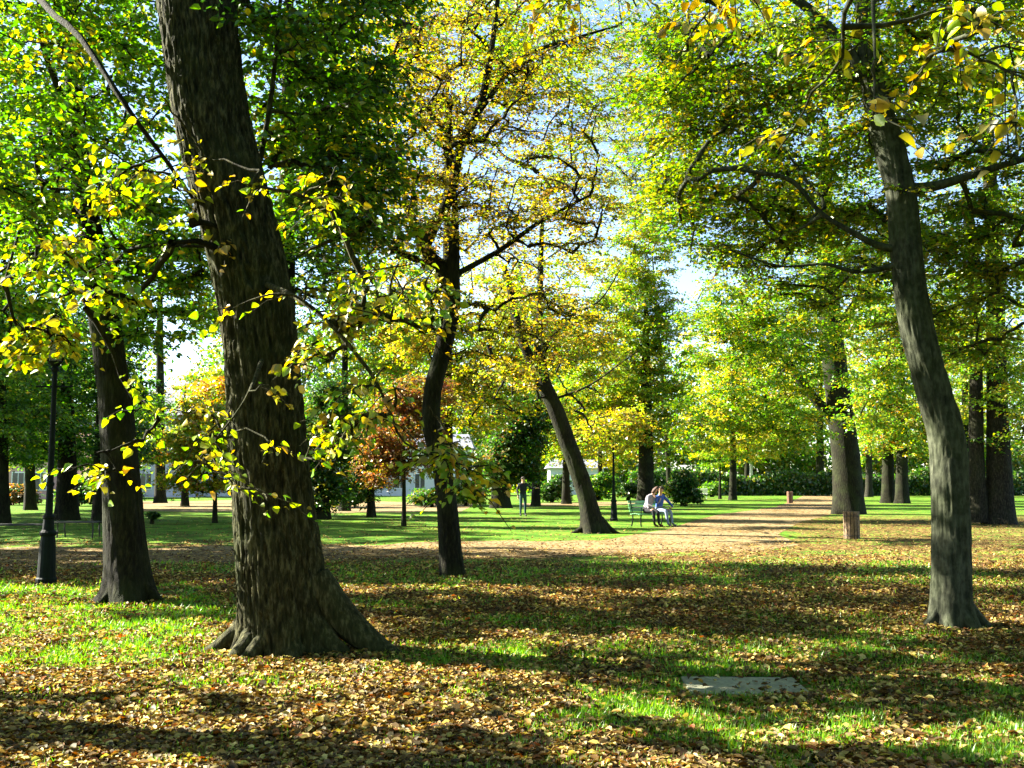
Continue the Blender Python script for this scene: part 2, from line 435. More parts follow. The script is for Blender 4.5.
STAT = {'leaves': 0}
all_P = []
def grow_tree(root, base, trunk_nodes, limb_nodes, sets, bark, twigs=True, min_h=1.5, cull=True, branch_r=.0075, max_r=.09):
    """branches that reach every spray, twigs and leaves; base = world position of the thing"""
    node = [np.asarray(trunk_nodes)[:, :3]] + [np.asarray(l)[:, :3] for l in limb_nodes]
    nodes = np.vstack(node)
    nodes = nodes[nodes[:, 2] > min_h] if (nodes[:, 2] > min_h).any() else nodes[-2:]
    owner = np.full(len(nodes), -1)
    LV, LF, LC, nl = [], [], [], 0
    BP, BParent, BHero = [], [], []
    tw_paths = []; tw_r = []
    off = 0; counts = []
    K = 6
    for st in sets:
        S = np.vstack([sample_ell(e, st.get('mul')) for e in st['ell']])
        dmin = np.array([np.min(np.linalg.norm(nodes[:400] - s, axis=1)) for s in S])
        S = S[np.argsort(dmin)]
        ends = np.zeros_like(S)
        buf = np.zeros((len(nodes) + len(S) * (K - 1), 3)); ob = np.full(len(buf), -1)
        buf[:len(nodes)] = nodes; ob[:len(nodes)] = owner; nn = len(nodes)
        for i, s in enumerate(S):
            dv = s - buf[:nn]; dist = np.linalg.norm(dv, axis=1)
            cost = dist + .9 * np.maximum(0, -dv[:, 2] - .15 * dist) + .5 * np.maximum(0, dv[:, 2] - .8 * dist)
            j = int(np.argmin(cost)); p0 = buf[j]; L = dist[j]
            mid = p0 + (s - p0) * .5 + np.array([0, 0, .13 * L]) + rng.normal(size=3) * .09 * L
            t = np.linspace(0, 1, K)[:, None]
            path = (1 - t) ** 2 * p0 + 2 * t * (1 - t) * mid + t ** 2 * s
            path[1:-1] += rng.normal(size=(K - 2, 3)) * .02 * L
            BP.append(path); BParent.append(ob[j]); BHero.append(bool(st.get('bytwig')))
            buf[nn:nn + K - 1] = path[1:]; ob[nn:nn + K - 1] = len(BP) - 1; nn += K - 1
            e = s - path[-3]; ends[i] = e / max(np.linalg.norm(e), 1e-6)
        nodes, owner = buf[:nn], ob[:nn]
        # twigs
        T, NL = st.get('twigs', 8), st.get('nl', 14)
        sr = st.get('r', .8); n = len(S)
        az = np.arctan2(ends[:, 1], ends[:, 0])[:, None] + rng.uniform(-2.0, 2.0, (n, T))
        dr = np.stack([np.cos(az), np.sin(az), rng.normal(st.get('rise', .02), st.get('zs', .22), (n, T))], -1)
        dr /= np.linalg.norm(dr, axis=2, keepdims=True)
        tl = sr * rng.uniform(.45, 1.1, (n, T))
        st0 = S[:, None] - ends[:, None] * (sr * .5 * rng.random((n, T, 1)))
        droop = st.get('droop', .18)
        tt = (np.arange(NL)[None, None] + rng.random((n, T, NL))) / NL
        P = st0[:, :, None] + dr[:, :, None] * (tl[..., None] * tt)[..., None]
        P[..., 2] -= droop * tl[..., None] * tt ** 2
        ll = st['leaf']
        P = P + rng.normal(size=P.shape) * ll * .35
        ang = rng.choice([-1, 1], (n, T, NL)) * rng.uniform(.35, 1.25, (n, T, NL)) + az[..., None]
        hang = st.get('hang', .3)
        ax = np.stack([np.cos(ang), np.sin(ang), rng.normal(-hang, .35, (n, T, NL))], -1).reshape(-1, 3)
        no = (np.array([0, 0, 1.]) + rng.normal(size=(n * T * NL, 3)) * st.get('tilt', .5))
        cl = np.repeat(np.arange(n), T * NL)
        P = P.reshape(-1, 3)
        keep = P[:, 2] > .12
        tkeep = np.ones(n * T, bool)
        if st.get('bytwig'):
            TM = (st0 + dr * (tl * .5)[..., None]).reshape(-1, 3)
            tkeep = shade_cull(TM) | (rng.random(len(TM)) > st['cull'])
            keep &= np.repeat(tkeep, NL)
        elif cull and st.get('cull', True): keep &= shade_cull(P + ax * ll * .25) | (rng.random(len(P)) > st.get('cull', 1.0))
        keep &= np.linalg.norm(P - np.array([0, 0, CAM_Z]), axis=1) > st.get('cam', 4.5)
        gap = st.get('gap', 0)
        if gap: keep &= fbm(P[:, 0] * .7, P[:, 1] * .7, P[:, 2] * 1.1, 2) > gap * (.6 + .4 * rng.random(len(P)))
        P, ax, no, cl = P[keep], ax[keep], no[keep], cl[keep]
        m = len(P)
        if m == 0: continue
        ln = ll * rng.uniform(.55, 1.3, m)
        C = leaf_colors(m, st['mix'], cl)
        V, f, c = leaves_mesh(P - base, ax, no, ln, ln * st.get('asp', .68) * rng.uniform(.8, 1.15, m), C, st.get('hero', False), curl_r=(-.4, .15) if st.get('hero') else (-.22, .08))
        LV.append(V); LF.append(f + off); LC.append(c); off += len(V)
        STAT['leaves'] += m; all_P.append(P)
        if twigs and st.get('tw', True):
            tq = np.array([0, .5, 1.])
            tp = st0[:, :, None] + dr[:, :, None] * (tl[..., None] * tq)[..., None]
            tp[..., 2] -= droop * tl[..., None] * tq ** 2
            tp = tp.reshape(-1, 3, 3)
            if st.get('bytwig'): tp = tp[tkeep]
            elif cull and st.get('cull', True): tp = tp[shade_cull(tp[:, 1])]
            tw_paths.append(tp); tw_r.append(np.full(len(tp), st.get('twr', 1.0)))
    if LV:
        F_ = np.concatenate(LF)
        crown = link_mesh('crown', np.vstack(LV), F_, np.full(len(F_) // 4, 4), M['leaf'], root, np.vstack(LC))
    BP = np.array(BP); nb = len(BP)
    cnt = np.ones(nb)
    for i in range(nb - 1, -1, -1):
        if BParent[i] >= 0: cnt[BParent[i]] += cnt[i]
    r0 = np.minimum(branch_r * np.sqrt(cnt) + .003, max_r); r1 = np.minimum(branch_r * np.sqrt(np.maximum(cnt * .35, 1)) * .7, max_r)
    rad = r0[:, None] + (r1 - r0)[:, None] * np.linspace(0, 1, K)[None]
    if cull:
        ok = (cnt > 9.5) | np.array(BHero) | shade_cull(BP[:, 4])
        BP, rad = BP[ok], rad[ok]
    V, f = tubes_batch(BP - base, rad, 6)
    if tw_paths:
        tp = np.vstack(tw_paths)
        V2, f2 = tubes_batch(tp - base, np.array([[.0045, .0032, .0016]]) * np.concatenate(tw_r)[:, None] * min(1, branch_r / .0075), 3)
        f = np.concatenate([f, f2 + len(V)]); V = np.vstack([V, V2])
    o = link_mesh('branchwork', V, f, np.full(len(f) // 4, 4), bark, root, smooth=True)
    o['kind'] = 'stuff'
    return root

def axis_px(pts, d, base=None):
    """[(px,py,half_px[,d])] -> rows x,y,z,r"""
    rows = []
    for p in pts:
        dd = p[3] if len(p) > 3 else d
        w = at(p[0], p[1], dd); s = math.hypot(dd, w[2] - CAM_Z) / F
        rows.append([*w, p[2] * s])
    return np.array(rows)

def add_roots(root, base, bark, spec, r0):
    # surface roots: (angle, reach, height where it leaves the trunk, thickness)
    for i, (a, reach, h, th_) in enumerate(spec):
        dx, dy = math.cos(a), math.sin(a); bend = math.sin(i * 2.3) * .18
        pts = []
        for t in (0, .25, .5, .75, 1):
            rr = r0 * .55 + (reach - r0 * .55) * t
            pts.append([base[0] + dx * rr - dy * bend * t * t * reach, base[1] + dy * rr + dx * bend * t * t * reach, h * (1 - t) ** 1.8 + .035 - .085 * t, th_ * (1.15 - .8 * t)])
        trunk_mesh('root', np.array(pts), bark, root, base, sides=22, rings=36, ridge=.006, flare=0, lump=.14, seed=i * 1.7, cell=.03)

def limb_mesh(rows, mat, parent, base, seed=0, sides=10):
    return trunk_mesh('limb', rows, mat, parent, base, sides=sides, rings=26, ridge=0, flare=0, lump=.08, seed=seed)

# ================================================================== TREES
MIX_GREEN = {'dg': .22, 'g': .38, 'lg': .25, 'yg': .12, 'y': .03}
MIX_LIGHT = {'g': .30, 'lg': .36, 'yg': .22, 'y': .06, 'dg': .08}
MIX_GOLD = {'ol': .26, 'gold': .18, 'yg': .28, 'y': .14, 'br': .08, 'lg': .06}
MIX_OLIVE = {'ol': .18, 'yg': .38, 'lg': .26, 'gold': .04, 'y': .05, 'g': .09}
MIX_BRIGHT = {'yg': .34, 'lg': .34, 'y': .16, 'g': .14}
MIX_YELLOW = {'y': .46, 'yg': .24, 'gold': .14, 'lg': .10, 'br': .06}
MIX_DARK = {'dg': .6, 'g': .28, 'ol': .12}
MIX_COPPER = {'cop': .34, 'or': .10, 'br': .34, 'ol': .22}

def tree(name, label, pts, bark, sets, limbs=(), cat='tree', group=None, twigs=True, trunk_kw=None, min_h=1.5, cull=True, lit=None, branch_r=.0075, max_r=.09, roots=None):
    g = gp(pts[0][0], pts[0][1]); d = g[1]
    rows = axis_px(pts, d)
    rows[0, 2] = -.06
    if lit: keep_lit.append((rows[1:, :3].copy() if False else resample(rows, 24)[:, :3], lit[0], lit[1], .2))
    base = np.array([g[0], g[1], 0.0])
    root = thing(name, label, cat, base, group)
    kw = dict(sides=28, rings=60); kw.update(trunk_kw or {})
    trunk_mesh('trunk', rows, bark, root, base, **kw)
    lr = []
    for i, lb in enumerate(limbs):
        lrow = axis_px(lb, d); lr.append(resample(lrow, 26))
        limb_mesh(lrow, bark, root, base, seed=i)
    if roots: add_roots(root, base, bark, roots[1], roots[0])
    grow_tree(root, base, resample(rows, 60), lr, sets, bark, twigs, min_h, cull, branch_r, max_r)
    return root

# gaps in the canopy through which the sun reaches the crowns of the middle distance
for pts_, r_, s_, c_ in [([(760, 100, 13), (850, 190, 13), (740, 215, 13.5), (930, 80, 12)], 1.8, .35, 3.2), ([(400, 130, 16.6), (460, 60, 17), (520, 130, 17)], 1.8, .5, 3.0), ([(760, 330, 41), (715, 420, 41), (810, 290, 41), (790, 430, 41)], 3.6, .75, 5.0)]:
    keep_lit.append((np.array([at(*p) for p in pts_]), r_, s_, c_))
# ---- the great trunk in the foreground
dA = gp(286, 652)[1]
A_rows = [(287, 652, 39), (283, 600, 40), (277, 540, 39), (270, 476, 37), (260, 340, 35), (246, 256, 34.5), (214, 128, 34), (196, 0, 33), (180, -130, 30), (166, -300, 24), (150, -560, 10)]
hero = dict(leaf=.076, hero=2, asp=.74, droop=.5, hang=.55, tilt=.75, mix={'y': .20, 'yg': .36, 'lg': .22, 'gold': .12, 'ol': .10}, r=.42, twigs=5, nl=7, twr=1.7, zs=.3, cull=.72, cam=4.2, mul=1.15, bytwig=True)
tree('broadleaf_tree', 'massive leaning furrowed trunk with spreading roots in the left foreground', A_rows, M['bark_brown'],
     [dict(ell=[ell(320, 90, 11.0, 90, 150, 1.6, 46), ell(350, 220, 11.5, 60, 80, 1.2, 16), ell(265, -40, 10.8, 150, 80, 2, 30)],
           leaf=.078, hero=True, mix={'dg': .18, 'g': .36, 'lg': .26, 'yg': .15, 'y': .05}, r=.7, twigs=8, nl=10, asp=.7, gap=.44),
      dict(ell=[ell(180, -420, 10.0, 520, 300, 4.5, 60)], leaf=.13, mix=MIX_GREEN, r=1.0, twigs=8, nl=13, tw=False, gap=.46),
      dict(hero, ell=[ell(200, 115, 8.3, 50, 40, .4, 3), ell(330, 190, 8.4, 45, 30, .4, 7), ell(225, 190, 8.2, 40, 60, .3, 2), ell(380, 285, 8.6, 80, 26, .5, 26), ell(440, 310, 8.5, 30, 34, .3, 10),
                      ell(305, 345, 8.3, 30, 50, .3, 9), ell(262, 420, 8.1, 30, 50, .2, 2), ell(255, 300, 8.2, 40, 60, .2, 2), ell(255, 490, 8.2, 28, 18, .2, 3),
                      ell(330, 430, 8.4, 50, 40, .4, 10), ell(456, 455, 8.6, 35, 32, .4, 11), ell(466, 490, 8.6, 12, 12, .2, 2), ell(390, 400, 8.5, 50, 40, .4, 9), ell(205, 450, 8.6, 32, 40, .4, 9), ell(350, 330, 8.5, 50, 30, .4, 8)])],
     limbs=[[(268, 285, 3.2, dA - .3), (300, 300, 2.6, 8.6), (332, 326, 2.2, 8.4), (372, 375, 1.8, 8.4), (390, 412, 1.4, 8.5), (404, 442, 1.1, 8.5), (445, 462, .8, 8.5)],
            [(246, 215, 3.5, dA), (262, 150, 2.8, dA + .3), (272, 90, 2.3, dA + .4), (277, 40, 2.0, dA + .4), (283, -30, 1.6, dA + .4)],
            [(262, 360, 2.6, dA - .3), (245, 400, 1.4, 8.4), (215, 440, 1.0, 8.5), (190, 470, .7, 8.6)],
            [(205, 40, 9, dA), (290, -60, 7, dA + .8), (380, -140, 5, dA + 1.5), (470, -200, 3, dA + 2)],
            [(190, -40, 9, dA), (90, -170, 7, dA + .3), (-40, -280, 5, dA + .5), (-160, -350, 3, dA + .8)]],
     trunk_kw=dict(sides=230, rings=360, ridge=.028, flare=.12, flare_h=.22, lobes=5, seed=2.2, cell=.030, roots=((math.pi * 1.06, .5, .26, .24), (-.08, .45, .36, .30), (-2.2, .35, .2, .2), (-1.2, .3, .2, .25), (-.5, .35, .2, .2))), lit=(.5, .9),
     roots=(.42, [(math.pi * 1.02, .86, .42, .11), (math.pi * 1.25, .74, .34, .10), (-.05, 1.18, .62, .17), (-.45, .80, .34, .11), (-1.25, .62, .22, .09), (-2.0, .66, .28, .09), (1.2, .9, .4, .12)]), max_r=.034)

# ---- left trunk
dB = gp(127, 603)[1]
tree('broadleaf_tree', 'dark straight trunk beside the lamp post on the left', [(127, 603, 24), (127, 575, 20), (121, 480, 18), (114, 390, 16), (103, 310, 14), (94, 250, 12), (84, 190, 9.5), (76, 120, 8), (72, 50, 7), (66, -60, 6), (60, -260, 3)], M['bark_dark'],
     [dict(ell=[ell(70, 50, 12.8, 150, 120, 2.2, 62), ell(60, 210, 12.4, 130, 90, 1.8, 46), ell(150, 260, 13.4, 60, 90, 1.4, 22), ell(120, 130, 14, 90, 110, 1.5, 22)],
           leaf=.082, mix=MIX_LIGHT, r=.65, twigs=8, nl=13, gap=.34, hero=True),
      dict(ell=[ell(60, -230, 13, 300, 200, 4, 70)], leaf=.12, mix=MIX_LIGHT, r=1.0, twigs=8, nl=13, tw=False, gap=.46),
      dict(hero, ell=[ell(60, 250, 10.2, 70, 60, .5, 12), ell(95, 300, 9.6, 50, 26, .4, 10), ell(130, 175, 9.2, 60, 30, .4, 10), ell(190, 230, 9.4, 36, 50, .4, 6), ell(100, 470, 10, 40, 22, .3, 6), ell(46, 345, 12, 34, 34, .5, 18), ell(150, 420, 10.5, 26, 50, .3, 7)], leaf=.098)],
     limbs=[[(66, -100, 5, dB), (5, -60, 4, 11.5), (45, 5, 3.2, 9.6), (80, 37, 2.9, 9.0), (130, 112, 2.5, 8.6), (170, 166, 1.9, 9.0), (208, 220, 1.6, 9.9), (240, 262, .9, 10.2)],
            [(82, 175, 5, dB), (60, 95, 3.5, dB - .4), (42, 40, 2.6, dB - .8), (38, -30, 2, dB - 1)],
            [(90, 230, 3, dB), (40, 180, 2.4, dB - 1.5), (20, 230, 1.6, dB - 2.2), (5, 280, 1, dB - 2.6)],
            [(100, 290, 3, dB), (130, 250, 2.2, dB - .6), (190, 246, 1.6, dB - 1), (225, 250, 1, dB - 1.2)]],
     trunk_kw=dict(sides=80, rings=150, ridge=.008, flare=.5, flare_h=.28, lobes=4, seed=5.1), lit=(.3, .6),
     roots=(.30, [(math.pi, .56, .25, .07), (-.2, .62, .3, .08), (-1.3, .44, .18, .06), (-2.3, .5, .2, .06)]))

# ---- sinuous centre tree
tree('broadleaf_tree', 'slim sinuous dark trunk forking under golden leaves at the centre', [(453, 577, 12), (450, 545, 11), (447, 505, 10), (441, 462, 9.2), (432, 428, 9.2), (433, 390, 8.8), (443, 350, 8.4), (451, 312, 8.4), (452, 288, 8.2), (455, 215, 3.4), (452, 165, 2.4), (450, 110, 1.4)], M['bark_dark'],
     [dict(ell=[ell(455, 50, 17, 110, 80, 2.4, 38), ell(400, 130, 16.6, 80, 90, 1.8, 22), ell(520, 120, 17, 90, 100, 2, 26), ell(490, 225, 17, 120, 60, 2, 20), ell(395, 250, 16.6, 50, 60, 1.5, 9), ell(520, 330, 17, 60, 46, 1.5, 10), ell(440, 190, 17, 80, 70, 2, 16)],
           leaf=.068, mix={'ol': .46, 'gold': .18, 'br': .14, 'yg': .14, 'y': .08}, r=.75, twigs=9, nl=11, gap=.42, zs=.14),
      dict(ell=[ell(450, -170, 17, 240, 150, 4, 34)], leaf=.11, mix=MIX_GOLD, r=1.0, twigs=8, nl=13, tw=False, gap=.46)],
     limbs=[[(452, 290, 7.5), (440, 265, 7), (425, 250, 6.5), (434, 226, 6), (450, 196, 5.5), (461, 146, 4.8), (478, 112, 4), (490, 60, 3), (500, -20, 2)],
            [(425, 250, 4.5), (412, 222, 3.6), (403, 190, 3), (399, 150, 2.2), (385, 90, 1.4)],
            [(455, 275, 3.2), (500, 250, 2.6), (540, 222, 2), (590, 195, 1.2)],
            [(460, 150, 2.6), (420, 100, 2.2), (395, 70, 1.6), (360, 75, 1)],
            [(470, 125, 2.6), (520, 60, 2.2), (570, 40, 1.6), (620, 25, .9)]],
     trunk_kw=dict(sides=60, rings=120, ridge=.006, flare=.35, flare_h=.2, lobes=4, seed=8.4), branch_r=.0115)

# ---- leaning tree
tree('broadleaf_tree', 'dark trunk leaning steeply to the left beyond the path', [(594, 533, 11), (589, 508, 9), (583, 485, 8.6), (575, 462, 8.4), (566, 438, 8.2), (555, 408, 7.8), (543, 380, 7), (540, 340, 4), (540, 290, 3), (542, 220, 2)], M['bark_dark'],
     [dict(ell=[ell(540, 300, 30, 70, 80, 3, 34), ell(500, 390, 30, 50, 50, 2.5, 34), ell(560, 200, 30, 60, 80, 3, 34), ell(600, 330, 31, 40, 60, 2, 14), ell(590, 410, 31, 40, 40, 2, 18), ell(612, 428, 36, 34, 20, 1.5, 16)],
           leaf=.115, mix=MIX_GOLD, r=1.0, twigs=9, nl=13, gap=.36),
      dict(ell=[ell(540, 40, 31, 140, 120, 4, 60)], leaf=.13, mix=MIX_OLIVE, r=1.3, twigs=8, nl=12, gap=.42)],
     limbs=[[(543, 380, 6), (527, 352, 5), (518, 325, 4.2), (511, 292, 3.6), (504, 266, 2.6)], [(546, 388, 3.2), (515, 372, 3), (495, 360, 2.6), (488, 345, 2)],
            [(541, 350, 1.6), (570, 318, 1.2), (600, 300, .9), (620, 270, .5)], [(552, 400, 1.4), (590, 385, 1), (625, 360, .7), (640, 350, .4)]],
     trunk_kw=dict(sides=40, rings=80, ridge=.01, flare=.6, flare_h=.35, lobes=4, seed=1.4), lit=(.7, .85),
     roots=(.34, [(-.1, .85, .4, .10), (3.2, .8, .25, .09), (-1.2, .6, .25, .08)]))

# ---- right foreground tree
tree('broadleaf_tree', 'grey lichen-spotted trunk in the right foreground', [(953, 628, 18), (952, 600, 17.8), (951, 520, 17.6), (947, 440, 17.2), (936, 400, 16.6), (922, 350, 15.4), (912, 300, 14.8), (906, 250, 14.4), (901, 195, 13.4), (890, 150, 14), (878, 105, 12), (870, 60, 10), (862, -40, 8), (850, -250, 4)], M['bark_grey'],
     [dict(ell=[ell(900, 70, 12, 170, 90, 2.4, 64), ell(770, 90, 13, 120, 100, 2.4, 46), ell(740, 215, 13.5, 100, 50, 2, 40), ell(680, 160, 13.8, 40, 80, 1.5, 22), ell(850, 250, 13, 110, 60, 2, 24), ell(985, 200, 12.5, 60, 110, 2, 28), ell(960, 320, 13.5, 60, 50, 1.6, 14), ell(690, 60, 13.5, 60, 70, 2, 32)],
           leaf=.066, mix=MIX_OLIVE, r=.7, twigs=9, nl=14, zs=.10, gap=.36, tilt=.5),
      dict(ell=[ell(880, -200, 11.5, 380, 180, 4, 50)], leaf=.12, mix=MIX_OLIVE, r=1.0, twigs=8, nl=13, tw=False, gap=.46),
      dict(hero, ell=[ell(870, 40, 5.6, 100, 36, .5, 3), ell(690, 10, 6.4, 90, 22, .5, 4), ell(980, 50, 5.6, 60, 50, .5, 4), ell(590, 5, 7.4, 60, 26, .5, 5), ell(880, 110, 4.6, 16, 8, .1, 1), ell(785, 140, 6, 14, 10, .2, 1), ell(1000, 150, 5.6, 12, 24, .2, 1)],
           leaf=.082, mix={'y': .22, 'ol': .26, 'yg': .32, 'gold': .2}, cam=2.6, r=.36, twigs=4, nl=5, mul=1.0)],
     limbs=[[(908, 250, 5), (880, 246, 3.8), (852, 232, 3.0), (820, 212, 2.2), (790, 180, 2.4), (740, 170, 1.4)],
            [(902, 190, 6.5), (935, 186, 5), (968, 176, 4.2), (1000, 166, 3.4), (1060, 150, 2)],
            [(908, 262, 3.2), (860, 272, 2.4), (825, 264, 1.8), (780, 266, 1.1), (730, 250, .9)],
            [(880, 105, 7), (840, 40, 5), (780, -10, 4), (700, -30, 3)],
            [(865, -20, 7, 11.0), (860, -160, 6, 9.0), (870, -200, 5, 7.0), (872, -120, 3.5, 5.6), (872, -30, 2.4, 4.9), (875, 60, 1.2, 4.6)],
            [(862, -170, 4.5, 8.8), (760, -160, 4, 7.4), (690, -80, 3, 6.4), (640, -10, 1.6, 6.0)]],
     trunk_kw=dict(sides=110, rings=260, ridge=.011, flare=.5, flare_h=.22, lobes=5, seed=3.7, cell=.04, lump=.09, roots=((-.9, .4, .25, .16), (3.3, .3, .25, .15), (-2.0, .3, .25, .2))), lit=(.35, .55),
     roots=(.24, [(-.3, .48, .24, .07), (-1.2, .40, .2, .055), (3.3, .42, .2, .06), (-2.2, .38, .16, .05)]), max_r=.034, branch_r=.0065)

# ---- twin trunk at the right edge
tree('broadleaf_tree', 'broad twin-stemmed dark trunk at the right edge of the frame', [(1000, 524, 16), (1000, 505, 13), (999, 470, 11.5), (997, 400, 9.5), (996, 330, 8.5), (994, 260, 8), (990, 180, 6), (985, 60, 4)], M['bark_patch'],
     [dict(ell=[ell(1010, 230, 35, 70, 120, 3.5, 60), ell(960, 330, 35.5, 40, 70, 2.5, 22), ell(1020, 400, 36, 40, 60, 2.5, 20), ell(1000, 60, 35, 110, 120, 4, 50)],
           leaf=.12, mix=MIX_OLIVE, r=1.1, twigs=9, nl=13, gap=.34)],
     limbs=[[(980, 522, 9.5), (977, 470, 7.5), (976, 400, 6.6), (976, 330, 6), (974, 260, 6), (965, 190, 4)]],
     trunk_kw=dict(sides=50, rings=90, ridge=.02, flare=.14, flare_h=.4, lobes=5, seed=6.2, cell=.09))

# ---- thick trunk behind the bin
tree('broadleaf_tree', 'thick dark trunk behind the wooden litter bin', [(848, 514, 16), (848, 495, 14.5), (846, 460, 13.5), (840, 410, 12.5), (834, 360, 11.5), (828, 290, 10), (826, 220, 7), (824, 120, 4)], M['bark_dark'],
     [dict(ell=[ell(760, 330, 41, 85, 90, 4, 92), ell(850, 260, 42, 100, 100, 4, 80), ell(715, 420, 41, 45, 35, 3, 18), ell(895, 390, 43, 45, 60, 3, 26), ell(780, 430, 41, 50, 25, 3, 14)],
           leaf=.14, mix=MIX_BRIGHT, r=1.25, twigs=9, nl=14, gap=.32),
      dict(ell=[ell(820, 90, 42, 150, 120, 5, 70)], leaf=.15, mix=MIX_BRIGHT, r=1.4, twigs=8, nl=12, gap=.36)],
     limbs=[[(842, 430, 6), (800, 380, 4.5), (770, 330, 3), (740, 300, 2)], [(832, 340, 6), (870, 280, 4.5), (890, 220, 3)]],
     trunk_kw=dict(sides=40, rings=70, ridge=.02, flare=.14, flare_h=.5, lobes=5, seed=7.7, cell=.09))

# ---- trees farther off
def far_tree(name, label, px, py, hw, ells, mix, bark='bark_dark', lean=0, leaf=.15, group=None, top=None, cat='tree', r=1.3, gap=.34, nl=12, T=8, flare=.35, min_h=1.5, droop=.18, zs=.22):
    top = top if top is not None else min(e[1] for e in ells)
    d = gp(px, py)[1]
    pts = [(px, py, hw * 1.12), (px + lean * .1, py - (py - top) * .12, hw), (px + lean * .4, py - (py - top) * .45, hw * .78), (px + lean * .75, py - (py - top) * .75, hw * .5), (px + lean, top, hw * .2)]
    return tree(name, label, pts, M[bark], [dict(ell=[ell(e[0], e[1], d + (e[5] if len(e) > 5 else 0), e[2], e[3], e[2] * d / F * .8, e[4]) for e in ells], leaf=leaf, mix=mix, r=r, twigs=T, nl=nl, gap=gap, droop=droop, zs=zs, tw=False)],
                cat=cat, group=group, twigs=False, trunk_kw=dict(sides=20, rings=30, ridge=.008, flare=flare, flare_h=.4, seed=px * .1), min_h=min_h, branch_r=.012)

far_tree('broadleaf_tree', 'tall olive-leaved tree rising behind the couple on the bench', 646, 504, 8, [(640, 285, 40, 95, 110), (648, 420, 48, 50, 64), (625, 385, 44, 55, 50), (655, 350, 44, 60, 50)], {'ol': .16, 'yg': .44, 'gold': .10, 'lg': .26, 'y': .04}, leaf=.18, r=1.1, top=300, gap=.3, nl=13)
far_tree('broadleaf_tree', 'sparse tall tree against the sky gap at the centre', 670, 498, 2.4, [(612, 120, 50, 110, 110), (650, 170, 45, 90, 80), (625, 30, 60, 60, 50)], {'ol': .4, 'yg': .25, 'g': .2, 'gold': .15}, leaf=.15, r=1.2, top=250, gap=.42, lean=-18)
far_tree('broadleaf_tree', 'dark slim trunk standing on the lawn left of the wide path', 733, 500, 3.4, [(725, 420, 42, 42, 34), (735, 340, 50, 60, 40)], MIX_YELLOW | {'lg': .3}, leaf=.22, r=1.5)
far_tree('broadleaf_tree', 'thin trunk with yellow leaves just right of the slim lawn trunk', 747, 495.5, 2.6, [(752, 436, 32, 24, 26), (760, 380, 36, 36, 24)], MIX_YELLOW, leaf=.26, r=1.8)
far_tree('young_tree', 'spindly sapling left of the slim lawn trunk', 720, 499, 1.4, [(716, 452, 22, 24, 14)], MIX_BRIGHT, leaf=.2, r=1.2, cat='tree')
far_tree('broadleaf_tree', 'left trunk of the dark pair behind the bare leaf-strewn ground', 888, 503, 6, [(880, 420, 40, 36, 28), (870, 340, 40, 50, 26)], MIX_OLIVE | {'or': .08}, leaf=.2, r=1.5)
far_tree('broadleaf_tree', 'right trunk of the dark pair, next to the grey foreground trunk', 902, 503.5, 6, [(915, 425, 34, 34, 26), (925, 340, 44, 50, 28)], MIX_OLIVE | {'or': .06}, leaf=.2, r=1.5)
far_tree('broadleaf_tree', 'sunlit slim trunk right behind the thick trunk by the bin', 869, 497, 3.4, [(866, 430, 28, 36, 18), (850, 380, 30, 40, 14)], MIX_BRIGHT, bark='bark_patch', leaf=.22, r=1.6)
far_tree('birch_tree', 'pale birch trunk beside the yellow tree in the distance', 751, 493.5, 1.9, [(756, 455, 18, 14, 9), (758, 425, 20, 20, 9)], MIX_BRIGHT, bark='bark_pale', leaf=.28, r=1.6)
far_tree('birch_tree', 'pale birch trunk where the wide path vanishes', 776, 492, 1.9, [(780, 455, 22, 16, 10), (782, 420, 24, 22, 10)], MIX_BRIGHT, bark='bark_pale', leaf=.3, r=1.7)
far_tree('broadleaf_tree', 'dark trunk cut by the left edge of the frame', 2, 525, 7, [(-10, 420, 60, 50, 34), (0, 330, 80, 60, 40)], MIX_GREEN, leaf=.14, r=1.2)
far_tree('broadleaf_tree', 'stout dark trunk behind the low timber benches', 67, 520, 10, [(50, 420, 60, 46, 40), (70, 330, 80, 60, 50), (30, 380, 40, 40, 14)], MIX_GREEN, leaf=.15, r=1.25)
far_tree('broadleaf_tree', 'dark trunk half hidden by the straight left trunk', 100, 523, 7, [(120, 440, 34, 22, 12), (110, 360, 45, 60, 30)], {'dg': .5, 'g': .4, 'lg': .1}, leaf=.14, r=1.2)
far_tree('young_tree', 'young yellow-green tree on the lawn between the two left trunks', 215, 523, 2.2, [(205, 435, 38, 40, 50), (190, 475, 28, 22, 20), (225, 470, 24, 24, 20)], {'yg': .35, 'lg': .2, 'y': .25, 'or': .12, 'gold': .1}, leaf=.13, r=.7, gap=.3)
far_tree('broadleaf_tree', 'bushy orange-tinted tree behind the great foreground trunk', 236, 515, 3, [(225, 405, 40, 34, 26), (250, 440, 40, 40, 20)], {'or': .3, 'gold': .3, 'yg': .3, 'g': .1}, leaf=.16, r=1.0)
far_tree('evergreen_tree', 'dark evergreen right of the great foreground trunk', 322, 519, 7, [(325, 440, 34, 46, 70), (330, 400, 24, 30, 26), (322, 490, 30, 18, 22)], MIX_DARK, leaf=.14, r=.8, gap=.2, droop=.4, min_h=.6)
far_tree('evergreen_tree', 'dark evergreen on its own stem between copper tree and great trunk', 371, 517, 4, [(368, 440, 30, 42, 48), (365, 480, 24, 18, 14)], MIX_DARK, leaf=.14, r=.8, gap=.2, droop=.4, min_h=.8)
far_tree('young_tree', 'thin copper-leaved tree left of the sinuous trunk', 404, 526, 2.0, [(402, 430, 40, 40, 46), (420, 395, 34, 30, 26), (385, 460, 30, 30, 20)], MIX_COPPER, leaf=.11, r=.75, gap=.33)
